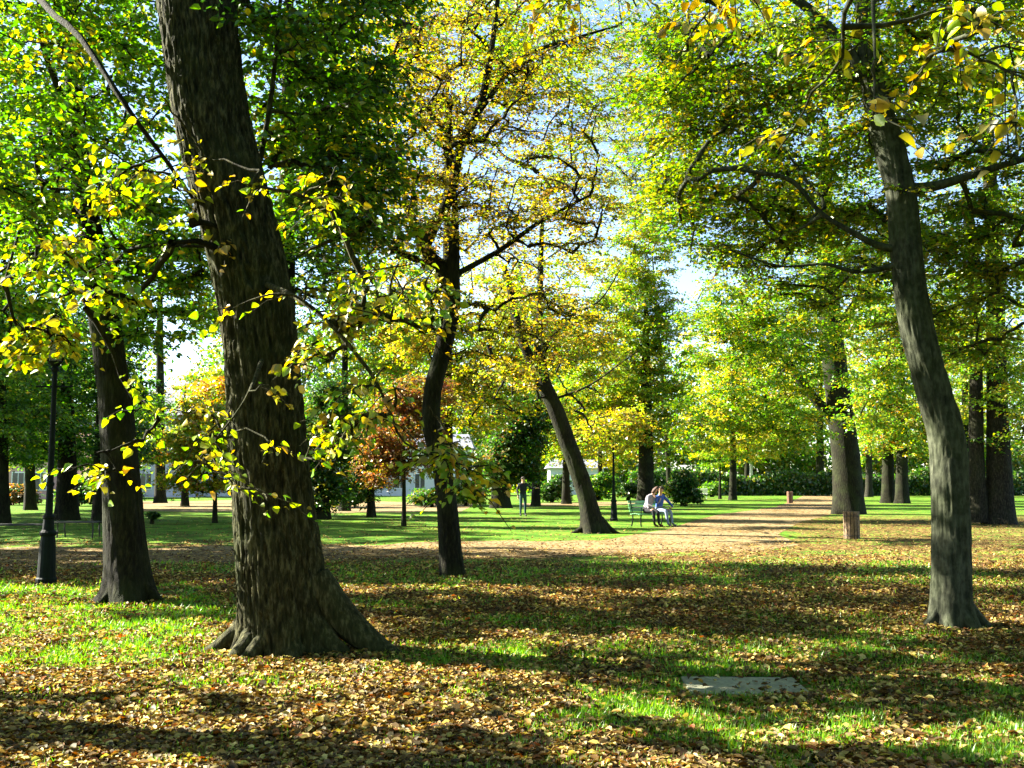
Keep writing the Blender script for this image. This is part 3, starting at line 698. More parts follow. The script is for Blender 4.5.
far_tree('evergreen_tree', 'broad dark evergreen left of the leaning tree', 500, 508, 9, [(515, 440, 36, 45, 90), (530, 410, 30, 30, 40), (505, 470, 28, 16, 22)], MIX_DARK | {'br': .1}, leaf=.17, r=.95, gap=.2, droop=.4, min_h=1.2)
far_tree('broadleaf_tree', 'dark trunk just behind the foot of the leaning tree', 566, 504, 4, [(570, 440, 36, 32, 24), (590, 400, 44, 40, 34)], MIX_OLIVE | {'lg': .2}, leaf=.2, r=1.3)
far_tree('broadleaf_tree', 'yellow-leaved tree behind the slim lamp post on the lawn', 600, 500, 2.6, [(610, 445, 36, 24, 30), (620, 400, 40, 34, 30)], MIX_YELLOW | {'ol': .3, 'lg': .2}, leaf=.2, r=1.4)
far_tree('broadleaf_tree', 'golden tree filling the gap behind the sinuous trunk', 447, 518, 6, [(475, 385, 62, 50, 60), (430, 320, 50, 50, 40), (505, 320, 50, 50, 44), (470, 210, 100, 90, 80), (470, 60, 110, 90, 60)], MIX_GOLD, leaf=.14, r=1.2, gap=.36)
far_tree('broadleaf_tree', 'green tree whose crown shows between the two left trunks', 160, 503, 5, [(160, 270, 50, 60, 40), (130, 220, 60, 60, 40), (215, 300, 40, 40, 24), (145, 400, 30, 24, 14)], MIX_GREEN, leaf=.22, r=1.5, gap=.36)
far_tree('broadleaf_tree', 'dark green tree rising behind the great foreground trunk', 284, 557, 11, [(318, 230, 56, 90, 60), (330, 90, 80, 80, 70), (350, -60, 110, 90, 80), (350, 190, 40, 60, 22)], {'dg': .18, 'g': .34, 'lg': .28, 'yg': .16, 'ol': .04}, leaf=.10, r=1.0, gap=.42, lean=6, top=-100)
far_tree('broadleaf_tree', 'bright green tree behind the thick trunk at the right', 820, 494, 4, [(800, 400, 50, 50, 50), (760, 420, 40, 40, 30), (850, 330, 60, 70, 40)], MIX_BRIGHT, leaf=.3, r=2.0)
far_tree('broadleaf_tree', 'yellow-green tree behind the grey foreground trunk', 965, 496, 4, [(950, 420, 50, 45, 40), (990, 350, 60, 70, 40), (920, 300, 60, 70, 30)], MIX_BRIGHT | {'ol': .3}, leaf=.28, r=2.0)
far_tree('round_shrub', 'dark rounded shrub right of the couple on the bench', 684, 506, 3, [(684, 486, 15, 18, 46), (690, 496, 12, 8, 12)], MIX_DARK, leaf=.16, r=.5, gap=.1, min_h=.2, cat='shrub', top=474)
far_tree('round_shrub', 'unclear low dark shape built as a bush, on the lawn right of the straight left trunk', 152, 524, 1.6, [(152, 517, 5, 5, 16)], MIX_DARK, leaf=.08, r=.14, gap=.05, min_h=.02, cat='shrub', top=514)  # indistinct dark shape; its bush form is made up

far_tree('broadleaf_tree', 'mid-green tree filling the space right of the great trunk, above the copper tree', 345, 511, 5, [(385, 350, 50, 50, 50), (310, 420, 40, 36, 30), (400, 290, 60, 50, 40), (270, 310, 50, 40, 30)], {'g': .3, 'lg': .2, 'yg': .25, 'gold': .2, 'ol': .1}, leaf=.16, r=1.2)
far_tree('broadleaf_tree', 'leafy yellow-green tree behind the lamp post at the left', 30, 510, 5, [(20, 430, 50, 40, 40), (60, 400, 40, 40, 30), (-20, 360, 50, 50, 20), (110, 300, 40, 50, 16)], MIX_LIGHT, leaf=.16, r=1.2)
for (px, py, rx, ry, mix, lab) in [
    (12, 505, 26, 11, {'br': .4, 'or': .2, 'dg': .4}, 'russet bush below the pink house at the left edge'),
    (78, 506, 22, 14, MIX_DARK, 'dark green bush behind the stout trunk, left of the mauve house'),
    (122, 503, 16, 12, MIX_GREEN, 'green bush at the foot of the mauve house'),
    (345, 508, 22, 12, MIX_DARK, 'dark bush between the two small evergreens'),
    (432, 507, 22, 11, MIX_DARK, 'dark bush just left of the sinuous trunk, far off'),
    (466, 506, 18, 14, MIX_GREEN, 'green bush just right of the sinuous trunk, far off'),
    (552, 502.5, 18, 15, MIX_DARK, 'dark bush right of the person on the lawn'),
    (598, 500.5, 18, 15, MIX_GREEN, 'green bush under the yellow tree behind the slim lamp post'),
    (628, 500, 14, 10, MIX_DARK, 'dark bush left of the couple, beyond the gravel walk'),
    (712, 497, 12, 9, MIX_GREEN, 'green bush behind the white bench')]:
    far_tree('round_shrub', lab, px, py, 1.6, [(px, py - ry * .8, rx, ry, int(rx * 1.6)), (px + rx * .4, py - ry * 1.3, rx * .5, ry * .6, int(rx * .5))], mix, leaf=.17, r=.6, gap=.12, min_h=.1, cat='shrub', top=py - ry * 1.2)

far_tree('broadleaf_tree', 'olive tree screening the gap between the copper tree and the leaning tree', 536, 506, 4, [(560, 360, 60, 50, 40), (520, 300, 60, 50, 36), (575, 430, 40, 30, 24), (600, 300, 40, 60, 24)], {'ol': .35, 'yg': .35, 'gold': .15, 'lg': .15}, leaf=.19, r=1.4)
far_tree('broadleaf_tree', 'yellow-green tree seen just left of the great trunk in front of the mauve house', 185, 506, 3.4, [(180, 440, 44, 26, 30), (215, 390, 36, 30, 20), (130, 450, 30, 24, 16)], {'yg': .4, 'lg': .25, 'y': .15, 'or': .08, 'ol': .12}, leaf=.19, r=1.2)
far_tree('broadleaf_tree', 'dense green tree behind the straight left trunk', 128, 509, 5, [(130, 420, 40, 40, 30), (100, 460, 40, 22, 20), (60, 455, 36, 20, 18)], {'dg': .3, 'g': .4, 'lg': .2, 'yg': .1}, leaf=.18, r=1.2)

# trees just outside the left edge that reach into view; all but the first added to shade the ground
def side_tree(label, x, y, h, rad, mix, extra, leaf=.11, n=110):
    base = np.array([x, y, 0.])
    root = thing('broadleaf_tree', label, 'tree', base)
    rows = np.array([[x, y, -.05, .36], [x + .05, y, .6, .3], [x + .15, y, h * .4, .25], [x + .1, y + .1, h * .7, .14], [x, y, h, .04]])
    trunk_mesh('trunk', rows, M['bark_dark'], root, base, sides=28, rings=50, ridge=.01, flare=.4, flare_h=.3, seed=x)
    sets = [dict(ell=[(np.array([x, y, h * .62]), np.array([rad, rad, h * .36]), n)], leaf=leaf, mix=mix, r=1.0, twigs=8, nl=13, tw=False)]
    if extra: sets.append(dict(ell=extra, leaf=.088, hero=True, mix=mix, r=.6, twigs=8, nl=11, gap=.3))
    grow_tree(root, base, resample(rows, 40), [], sets, M['bark_dark'], True, 2.0)
side_tree('bright green tree past the left edge, its leaves filling the upper left corner', -8.8, 8.4, 11, 4.2, MIX_LIGHT, [ell(-10, 70, 10, 90, 90, 1.6, 30), ell(-20, 230, 10, 70, 80, 1.6, 20)], n=150)
side_tree('green tree added for shade behind the bright one past the left edge', -13.2, 19.8, 13, 5.2, MIX_LIGHT, [ell(-20, 330, 17, 60, 70, 2, 18)], leaf=.15, n=300)
side_tree('green tree added for shade past the left edge beyond the lamp post', -19, 26, 14, 6, MIX_GREEN, [ell(10, 400, 24, 60, 50, 2, 20)], leaf=.17, n=280)
side_tree('tall green tree added for shade past the left edge behind the low timber benches', -25.5, 36, 16, 7, MIX_GREEN, [ell(0, 380, 35, 50, 50, 2, 14)], leaf=.2, n=240)
side_tree('farthest of the tall green trees added for shade past the left edge, above the pink house', -33, 47, 17, 8, MIX_GREEN, [ell(10, 400, 46, 40, 40, 2, 12)], leaf=.22, n=240)

def rear_shade_tree(label, x, y, h, rad):  # unseen trees added out of frame to block skylight and deepen the shade
    base = np.array([x, y, 0.]); root = thing('broadleaf_tree', label, 'tree', base)
    rows = np.array([[x, y, -.05, .4], [x + .05, y, .6, .33], [x + .2, y, h * .4, .27], [x + .1, y + .1, h * .7, .16], [x, y, h, .05]])
    trunk_mesh('trunk', rows, M['bark_dark'], root, base, sides=24, rings=40, ridge=.01, flare=.4, flare_h=.3, seed=x)
    grow_tree(root, base, resample(rows, 40), [], [dict(ell=[(np.array([x, y, h * .6]), np.array([rad, rad, h * .36]), 130)], leaf=.32, mix=MIX_GREEN, r=1.6, twigs=8, nl=12, tw=False, cull=True)], M['bark_dark'], False, 2.0)
for i, (x, y, lab) in enumerate([(-9, -4, 'unseen tree added for shade behind the photographer, on the left'), (1.5, -7, 'unseen tree added for shade right behind the photographer'), (10.5, -3, 'unseen tree added for shade behind the photographer, on the right'), (13, 5, 'unseen tree added for shade past the right edge of the frame in the foreground'), (-6, -15, 'second row unseen tree added for shade behind the photographer, on the left'), (7, -14, 'second row unseen tree added for shade behind the photographer, on the right'), (17, 13, 'unseen tree added for shade past the right edge beside the grey trunk')]):
    rear_shade_tree(lab, x, y, 13, 6)
print('LEAVES', STAT['leaves'])

# ================================================================== GROUND
def litter_density(x, y):
    P = np.stack([x, y, np.zeros_like(x)], 1)
    px, py, dep = project(P)
    n1 = fbm(x * .55, y * .75, 4.4); n2 = fbm(x * 1.9 + 7, y * 2.3, 9.2)
    k = np.clip((py - 480) / 120, 0.05, 2)
    px = px + (n1 - .5) * 140 * k; pyj = py + (n2 - .5) * 46 * k
    L = np.full(len(x), .86)
    def put(pt, pb, val, soft=8):
        nonlocal L
        m = band(px, pyj, pt, pb, soft)
        L = L * (1 - m) + val * m
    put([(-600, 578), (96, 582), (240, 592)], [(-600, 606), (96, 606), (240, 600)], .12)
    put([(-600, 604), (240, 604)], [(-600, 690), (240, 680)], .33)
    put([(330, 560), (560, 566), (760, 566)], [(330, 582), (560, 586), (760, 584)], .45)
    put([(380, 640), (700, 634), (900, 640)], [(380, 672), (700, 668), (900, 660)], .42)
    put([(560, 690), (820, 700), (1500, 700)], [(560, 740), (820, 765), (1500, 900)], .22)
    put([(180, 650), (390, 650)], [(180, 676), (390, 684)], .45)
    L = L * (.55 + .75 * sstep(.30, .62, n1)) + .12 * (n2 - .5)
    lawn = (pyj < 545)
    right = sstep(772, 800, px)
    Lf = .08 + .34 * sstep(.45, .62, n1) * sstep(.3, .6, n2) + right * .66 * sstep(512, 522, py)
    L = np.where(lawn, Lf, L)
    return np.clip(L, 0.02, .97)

def ground_mat(name, kind):
    m, n, l = new_mat(name)
    out = n.new('ShaderNodeOutputMaterial'); p = n.new('ShaderNodeBsdfPrincipled')
    p.inputs['Roughness'].default_value = 1.0; p.inputs['Specular IOR Level'].default_value = .05
    tc = n.new('ShaderNodeTexCoord')
    vo = n.new('ShaderNodeTexVoronoi'); vo.inputs['Scale'].default_value = 15
    nz = n.new('ShaderNodeTexNoise'); nz.inputs['Scale'].default_value = 6; nz.inputs['Detail'].default_value = 3
    add = n.new('ShaderNodeMixRGB'); add.blend_type = 'ADD'; add.inputs[0].default_value = .08
    l.new(tc.outputs['Object'], nz.inputs['Vector']); l.new(tc.outputs['Object'], add.inputs[1]); l.new(nz.outputs['Color'], add.inputs[2])
    l.new(add.outputs[0], vo.inputs['Vector'])
    sep = n.new('ShaderNodeSeparateColor'); l.new(vo.outputs['Color'], sep.inputs[0])
    lit = ramp(n, [(.0, (.022, .012, .005)), (.3, (.05, .027, .009)), (.6, (.09, .052, .016)), (.85, (.17, .11, .034)), (1, (.30, .22, .07))])
    l.new(sep.outputs[0], lit.inputs[0])
    g1 = n.new('ShaderNodeTexNoise'); g1.inputs['Scale'].default_value = 38; g1.inputs['Detail'].default_value = 5
    l.new(tc.outputs['Object'], g1.inputs['Vector'])
    g2 = n.new('ShaderNodeTexNoise'); g2.inputs['Scale'].default_value = .9; g2.inputs['Detail'].default_value = 6
    l.new(tc.outputs['Object'], g2.inputs['Vector'])
    if kind == 'ground':
        gr = ramp(n, [(.34, (.018, .050, .006)), (.48, (.050, .125, .010)), (.58, (.10, .20, .014)), (.68, (.17, .24, .022))])
        ga = n.new('ShaderNodeMath'); ga.operation = 'MULTIPLY_ADD'; ga.inputs[1].default_value = .35
        gb = n.new('ShaderNodeMath'); gb.operation = 'MULTIPLY'; gb.inputs[1].default_value = .65
        l.new(g2.outputs['Fac'], gb.inputs[0]); l.new(g1.outputs['Fac'], ga.inputs[0]); l.new(gb.outputs[0], ga.inputs[2])
        l.new(ga.outputs[0], gr.inputs[0])
        base = gr
    else:
        base = ramp(n, [(.3, (.12, .083, .042)), (.5, (.195, .145, .072)), (.7, (.27, .21, .11))]); l.new(g1.outputs['Fac'], base.inputs[0])
    a = n.new('ShaderNodeAttribute'); a.attribute_name = 'litter'
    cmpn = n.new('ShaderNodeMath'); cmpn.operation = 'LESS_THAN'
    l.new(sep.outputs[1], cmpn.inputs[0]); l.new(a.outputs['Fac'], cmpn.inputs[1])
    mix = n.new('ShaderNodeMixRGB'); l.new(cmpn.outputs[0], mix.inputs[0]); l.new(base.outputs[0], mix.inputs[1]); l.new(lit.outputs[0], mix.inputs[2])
    l.new(mix.outputs[0], p.inputs['Base Color'])
    b = n.new('ShaderNodeBump'); b.inputs['Strength'].default_value = .9; b.inputs['Distance'].default_value = .03
    bm_ = n.new('ShaderNodeMixRGB'); bm_.inputs[0].default_value = .5
    l.new(sep.outputs[2], bm_.inputs[1]); l.new(g1.outputs['Fac'], bm_.inputs[2])
    l.new(bm_.outputs[0], b.inputs['Height']); l.new(b.outputs[0], p.inputs['Normal'])
    l.new(p.outputs[0], out.inputs[0])
    return m

def sheet(name, xs, ys, z, mat, dens, mask=None):
    X, Y = np.meshgrid(xs, ys); nx, ny = len(xs), len(ys)
    V = np.stack([X, Y, np.full_like(X, z)], -1).reshape(-1, 3)
    idx = np.arange(nx * ny).reshape(ny, nx)
    f = np.stack([idx[:-1, :-1], idx[:-1, 1:], idx[1:, 1:], idx[1:, :-1]], -1).reshape(-1, 4)
    o = link_mesh(name, V, f.ravel(), np.full(len(f), 4), mat)
    at_ = o.data.attributes.new('litter', 'FLOAT', 'POINT')
    at_.data.foreach_set('value', dens(V[:, 0], V[:, 1]).astype(np.float32))
    o['kind'] = 'structure'
    return o

gx = np.concatenate([[-2500, -600, -200, -90], np.arange(-60, -14, 1.0), np.arange(-14, 14, .2), np.arange(14, 61, 1.0), [90, 200, 600, 2500]])
gy = np.concatenate([[-300, -60, -20, 0, 3], np.arange(4.5, 30, .2), np.arange(30, 75, .7), np.arange(75, 140, 4.), [170, 260, 600, 3000]])
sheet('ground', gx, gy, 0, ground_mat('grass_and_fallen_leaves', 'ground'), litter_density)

def flat_poly(name, px_pts, z, mat, dens_fn, step=.35):
    """a ground sheet bounded by a polygon; cut into strips so the litter attribute can vary"""
    pts = np.array([gp(*p)[:2] for p in px_pts]) if len(px_pts[0]) == 2 else np.array(px_pts)
    bm = bmesh.new()
    vs = [bm.verts.new((p[0], p[1], z)) for p in pts]
    bm.faces.new(vs)
    x0, x1 = pts[:, 0].min(), pts[:, 0].max(); y0, y1 = pts[:, 1].min(), pts[:, 1].max()
    for v in np.arange(x0 + step * 4, x1, step * 4): bmesh.ops.bisect_plane(bm, geom=bm.verts[:] + bm.edges[:] + bm.faces[:], plane_co=(v, 0, 0), plane_no=(1, 0, 0))
    for v in np.arange(y0 + step, y1, step * 1.6): bmesh.ops.bisect_plane(bm, geom=bm.verts[:] + bm.edges[:] + bm.faces[:], plane_co=(0, v, 0), plane_no=(0, 1, 0))
    bmesh.ops.triangulate(bm, faces=bm.faces[:])
    bm.normal_update()
    if sum(f.normal.z for f in bm.faces) < 0: bmesh.ops.reverse_faces(bm, faces=bm.faces[:])
    me = bpy.data.meshes.new(name); bm.to_mesh(me); bm.free(); me.materials.append(mat)
    V = np.zeros(len(me.vertices) * 3, np.float32); me.vertices.foreach_get('co', V); V = V.reshape(-1, 3)
    a = me.attributes.new('litter', 'FLOAT', 'POINT'); a.data.foreach_set('value', dens_fn(V[:, 0].astype(float), V[:, 1].astype(float)).astype(np.float32))
    o = bpy.data.objects.new(name, me); col.objects.link(o); o['kind'] = 'structure'
    return o

path_mat = ground_mat('trodden_gravel_with_leaves', 'path')
def path_litter(x, y):
    P = np.stack([x, y, np.zeros_like(x)], 1); px, py, _ = project(P)
    n1 = fbm(x * .5, y * .8, 1.1)
    b = .35 + .35 * sstep(546, 554, py) + .45 * (n1 - .5)
    b = np.where((px > 600) & (py < 548), .34 + 1.5 * (n1 - .45), b)
    return np.clip(b, .03, .95)
def wob(pts, seed):
    """wavy edge: more points along each polyline"""
    out = []
    for (a, b) in zip(pts[:-1], pts[1:]):
        for t in np.linspace(0, 1, 9)[:-1]:
            x = a[0] + (b[0] - a[0]) * t; y = a[1] + (b[1] - a[1]) * t
            out.append((x, y + (vnoise(x * .03 + seed, seed) - .5) * min(5, (y - 480) * .07)))
    return out + [pts[-1]]
near_edge = wob([(-420, 580), (0, 574), (150, 566), (330, 560), (600, 556), (740, 552), (800, 545), (778, 534), (800, 522), (834, 513), (845, 504), (838, 495)], 1.3)
far_edge = wob([(806, 495), (795, 500), (775, 507), (722, 514), (690, 522), (664, 530), (630, 535), (600, 540), (430, 543), (240, 547), (0, 549), (-420, 552)], 7.7)
flat_poly('path', near_edge + far_edge, .004, path_mat, path_litter)
flat_poly('gravel_walk', wob([(520, 506.5), (640, 505), (700, 502)], 2) + wob([(700, 499.5), (640, 502), (520, 503)], 3), .004, path_mat, lambda x, y: np.full(len(x), .25), 1.2)
flat_poly('gravel_square', wob([(130, 510), (200, 512), (300, 513), (460, 512)], 4) + wob([(480, 503), (300, 500), (140, 501)], 5), .004, path_mat, lambda x, y: np.full(len(x), .08), 1.2)

# ---- fallen leaves (nobody could count them)
def scatter_xy(n, y0, y1, power=2.0):
    # even in picture space near the camera, thinning with distance
    u = rng.random(n)
    y = 1 / (1 / y0 + u * (1 / y1 - 1 / y0)) if power == 2 else y0 + (y1 - y0) * u
    x = rng.uniform(-1, 1, n) * (.62 * y + 1.0)
    return x, y
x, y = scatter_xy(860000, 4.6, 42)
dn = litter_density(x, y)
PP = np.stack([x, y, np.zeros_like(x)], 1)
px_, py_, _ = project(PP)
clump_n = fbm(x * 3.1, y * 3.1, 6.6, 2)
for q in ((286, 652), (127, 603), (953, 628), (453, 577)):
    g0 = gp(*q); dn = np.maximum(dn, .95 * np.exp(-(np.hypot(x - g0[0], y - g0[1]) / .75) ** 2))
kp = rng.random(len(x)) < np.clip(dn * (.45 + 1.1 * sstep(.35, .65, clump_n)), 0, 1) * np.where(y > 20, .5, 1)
slab_c = gp(744, 687)
ins = (np.abs(x - slab_c[0]) < .50) & (np.abs(y - slab_c[1]) < .42)
kp &= ~(ins & (rng.random(len(x)) < .97))
ne = sorted(p for p in near_edge if p[0] < 770); fe = sorted(p for p in far_edge if p[0] < 770)
onp = (py_ < np.interp(px_, [p[0] for p in ne], [p[1] for p in ne])) & (py_ > np.interp(px_, [p[0] for p in fe], [p[1] for p in fe]))
kp &= ~(onp & (rng.random(len(x)) < .6))
rt = np.hypot(x - gp(286, 652)[0], y - gp(286, 652)[1]) < .42
kp &= ~rt
x, y = x[kp], y[kp]; n = len(x)
ln = .017 + .060 * rng.random(n) ** 1.9
az = rng.uniform(0, 2 * np.pi, n)
ax = np.stack([np.cos(az), np.sin(az), rng.normal(0, .22, n)], 1)
no = np.array([0, 0, 1.]) + rng.normal(size=(n, 3)) * .28
z = rng.uniform(.008, .05, n) * (.5 + clump_n[kp])
mixL = {'a': .30, 'b': .30, 'c': .20, 'd': .11, 'e': .05, 'f': .04}
PAL.update({'a': (.042, .020, .004), 'b': (.115, .062, .018), 'c': (.27, .18, .05), 'd': (.47, .36, .12), 'e': (.46, .38, .08), 'f': (.26, .08, .02)})
V, f, c = leaves_mesh(np.stack([x, y, z], 1) - ax * ln[:, None] * .5, ax, no, ln, ln * rng.uniform(.55, .8, n), leaf_colors(n, mixL), True, fold=.30, curl_r=(-.45, .25))
lo = link_mesh('leaf_litter', V, f, np.full(len(f) // 4, 4), M['litter_leaf'], None, c); lo['kind'] = 'stuff'
lo['label'] = 'carpet of brown and ochre fallen leaves over the park floor'
x, y = scatter_xy(2600, 4.6, 20); ok_ = (np.abs(x - slab_c[0]) > .65) | (np.abs(y - slab_c[1]) > .55); x, y = x[ok_], y[ok_]; n = len(x); az = rng.uniform(0, np.pi, n); tl = rng.uniform(.06, .32, n)
p0 = np.stack([x, y, rng.uniform(.015, .04, n)], 1); dv = np.stack([np.cos(az), np.sin(az), rng.normal(0, .05, n)], 1) * tl[:, None]
pt = np.stack([p0, p0 + dv * .5 + rng.normal(0, .012, (n, 3)), p0 + dv], 1)
V, f = tubes_batch(pt, np.tile(np.array([[.0045, .0035, .002]]), (n, 1)), 4)
tw_ = link_mesh('fallen_twigs', V, f, np.full(len(f) // 4, 4), M['bark_dark']); tw_['kind'] = 'stuff'; tw_['label'] = 'thin fallen twigs lying among the leaves'
# ---- grass blades
x, y = scatter_xy(420000, 4.6, 24)
dn = litter_density(x, y)
cl = fbm(x * 2.2 + 30, y * 2.2, 2.6, 2)
kp = rng.random(len(x)) < np.clip((1.02 - dn) ** 1.2 * 1.25 * sstep(.25, .55, cl), 0.0, 1)
ins = (np.abs(x - slab_c[0]) < .50) & (np.abs(y - slab_c[1]) < .42)
kp &= ~ins
gpth = gp(300, 562)[1]
kp &= y < gpth
kp &= ~(np.hypot(x - gp(286, 652)[0], y - gp(286, 652)[1]) < .5)
x, y = x[kp], y[kp]; n = len(x)
az = rng.uniform(0, 2 * np.pi, n); wd = rng.uniform(.004, .009, n) * np.clip(y / 9, 1, 2.2); hh = rng.uniform(.03, .085, n)
b0 = np.stack([x, y, np.zeros(n)], 1); sd = np.stack([np.cos(az), np.sin(az), np.zeros(n)], 1) * wd[:, None]
tip = b0 + np.stack([rng.normal(0, .028, n), rng.normal(0, .028, n), hh], 1)
V = np.stack([b0 - sd, b0 + sd, tip], 1).reshape(-1, 3)
gc = np.array([[.05, .14, .008], [.09, .23, .010], [.16, .32, .016], [.25, .32, .035]])[rng.choice(4, n, p=[.3, .38, .22, .1])] * rng.uniform(.8, 1.2, (n, 1))
go = link_mesh('grass', V, np.arange(3 * n), np.full(n, 3), M['grass_blade'], None, np.repeat(gc, 3, 0)); go['kind'] = 'stuff'
go['label'] = 'short green grass between the fallen leaves'
print('LITTER', len(lo.data.polygons) // 2, 'GRASS', n)

# ================================================================== FURNITURE
slab = MB().box((0, 0, -.010), (.90, .68, .05), None, .008)
so_ = slab.build('stone_slab', M['stone']); so_.location = (slab_c[0], slab_c[1], 0); so_.rotation_euler = (0, 0, R(-3))
so_['label'] = 'flat grey concrete slab set into the grass at lower right'; so_['category'] = 'slab'

def lamp_post(name, label, px, py, h, s=1.0):
    g = gp(px, py); root = thing(name, label, 'lamp post', g, 'lamp posts of the park')
    MB().lathe([(.155, 0), (.155, .10), (.135, .12), (.115, .62), (.10, .74), (.125, .77), (.125, .80), (.09, .84), (.075, 1.0), (.088, 1.02), (.088, 1.05), (.06, 1.08)], 16).build('base', M['iron'], root)
    MB().lathe([(.056, 1.06), (.05, 1.5), (.062, 1.52), (.062, 1.55), (.048, 1.57), (.036, h - .72), (.06, h - .70), (.06, h - .66), (.03, h - .62)], 12).build('pole', M['iron'], root)
    MB().tube([(-.28, 0, h - .95), (.28, 0, h - .95)], .014).build('ladder_bar', M['iron'], root)
    ln_ = MB().lathe([(.05, h - .63), (.11, h - .58), (.12, h - .56), (.09, h - .55)], 6).lathe([(.22, h - .14), (.23, h - .12), (.12, h + .02), (.05, h + .06), (.03, h + .14), (.004, h + .18)], 6)
    for k in range(6):
        a = 2 * math.pi * k / 6
        ln_.tube([(.115 * math.cos(a), .115 * math.sin(a), h - .56), (.20 * math.cos(a), .20 * math.sin(a), h - .13)], .009, 5)
    lo_ = ln_.build('lantern', M['iron'], root)
    MB().lathe([(.09, h - .55), (.175, h - .15)], 6).build('glass', M['lantern_glass'], lo_)
    return root
lamp_post('lamp_post', 'dark green cast-iron lamp post left of the straight left trunk', 46, 585, 4.0)
lamp_post('lamp_post', 'slim dark lamp post on the lawn between leaning tree and green bench', 614, 521, 4.0)

def bench(label, loc, rz, mat, length=1.7, back=True, name='park_bench', frame=None, group=None):
    root = thing(name, label, 'bench', loc, group, rz)
    fr = frame or M['iron']
    for i in range(4):
        pass
    sb = MB()
    for i in range(5): sb.box((0, -.20 + i * .095, .445 - .012 * (i - 2) ** 2 * .5), (length, .075, .028), None, .006)
    sb.build('seat', mat, root)
    if back:
        bb = MB(); rt_ = Matrix.Rotation(R(-14), 3, 'X')
        for i in range(4): bb.box((0, .245 + i * .026, .54 + i * .10), (length, .026, .075), rt_, .006)
        bb.build('backrest', mat, root)
    for sx in (-1, 1):
        xx = sx * (length / 2 - .12)
        lg = MB().tube([(xx, -.20, 0), (xx, -.17, .22), (xx, -.21, .42)], .024, 8).tube([(xx, .27, 0), (xx, .20, .22), (xx, .21, .42)], .024, 8).tube([(xx, -.22, .415), (xx, .22, .415)], .02, 8)
        if back: lg.tube([(xx, .215, .42), (xx, .33, .90)], .022, 8).tube([(xx, -.2, .42), (xx, -.22, .64), (xx, -.1, .66), (xx, .27, .64)], .018, 8)
        lg.build('leg', fr, root)
    return root
cb = gp(652, 526)
BENCH_RZ = R(38)
bench('green slatted park bench at the path edge where the couple sits', (cb[0], cb[1], 0), BENCH_RZ, M['bench_green'], 1.7)
b1 = gp(20, 541); bench('low backless dark timber bench left of the lamp post', (b1[0], b1[1], 0), R(6), M['bench_dark'], 1.55, False, 'backless_bench', M['bench_dark'], 'low timber benches on the left lawn')
b2 = gp(78, 537.5); bench('low backless dark timber bench between lamp post and straight left trunk', (b2[0], b2[1], 0), R(-4), M['bench_dark'], 1.25, False, 'backless_bench', M['bench_dark'], 'low timber benches on the left lawn')
b3 = gp(699, 499); bench('white bench far off on the lawn right of the dark round shrub', (b3[0], b3[1], 0), R(170), M['bench_white'], 1.5, True, frame=M['bench_white'])

def slat_bin(label, px, py, r, h, mat, n, name='litter_bin'):
    g = gp(px, py); root = thing(name, label, 'litter bin', g)
    sl_ = MB()
    for k in range(n):
        a = 2 * math.pi * k / n; sl_.box((r * math.cos(a), r * math.sin(a), h / 2 + .02), (.02, 2 * math.pi * r / n * .82, h - .04), Matrix.Rotation(a, 3, 'Z'), .004)
    sl_.build('slats', mat, root)
    MB().lathe([(r - .035, .03), (r - .03, h - .05)], 16).build('liner', M['metal_dark'], root)
    for zz in (.12, h - .12):
        rg = MB()
        for k in range(24):
            a, b = 2 * math.pi * k / 24, 2 * math.pi * (k + 1) / 24
            rg.tube([((r + .013) * math.cos(a), (r + .013) * math.sin(a), zz), ((r + .013) * math.cos(b), (r + .013) * math.sin(b), zz)], .008, 5)
        rg.build('hoop', M['metal_dark'], root)
    return root
slat_bin('brown timber-slatted litter bin on the leaf-strewn ground', 852, 540, .20, .76, M['wood_brown'], 14)
slat_bin('rust-red litter bin where the wide path narrows', 790, 503.5, .19, .82, M['rust'], 10)
slat_bin('ochre bin far down the path left of the birch trunk', 765, 495.5, .28, .85, M['yellow_post'], 10)

# ---- park shelter in the distance at right
g = gp(922, 492)
sh = thing('park_shelter', 'dark open shelter with white posts left of the grey foreground trunk', 'shelter', g)
MB().box((0, .9, .85), (3.3, .12, 1.7), None, .01).build('rear_wall', M['metal_dark'], sh)
MB().box((0, 0, 1.80), (3.7, 2.3, .16), None, .03).build('roof', M['bench_dark'], sh)
for sx in (-1.55, 1.55): MB().box((sx, -.95, .86), (.14, .14, 1.72), None, .01).build('post', M['bench_white'], sh)

# ================================================================== PEOPLE
def body_materials(sp):
    return [plain_material(sp['n'] + '_' + k, c, .85, 0, .12, 30, .2) for k, c in (('skin', sp['skin']), ('top', sp['top']), ('trousers', sp['leg']), ('shoes', sp['shoe']))]

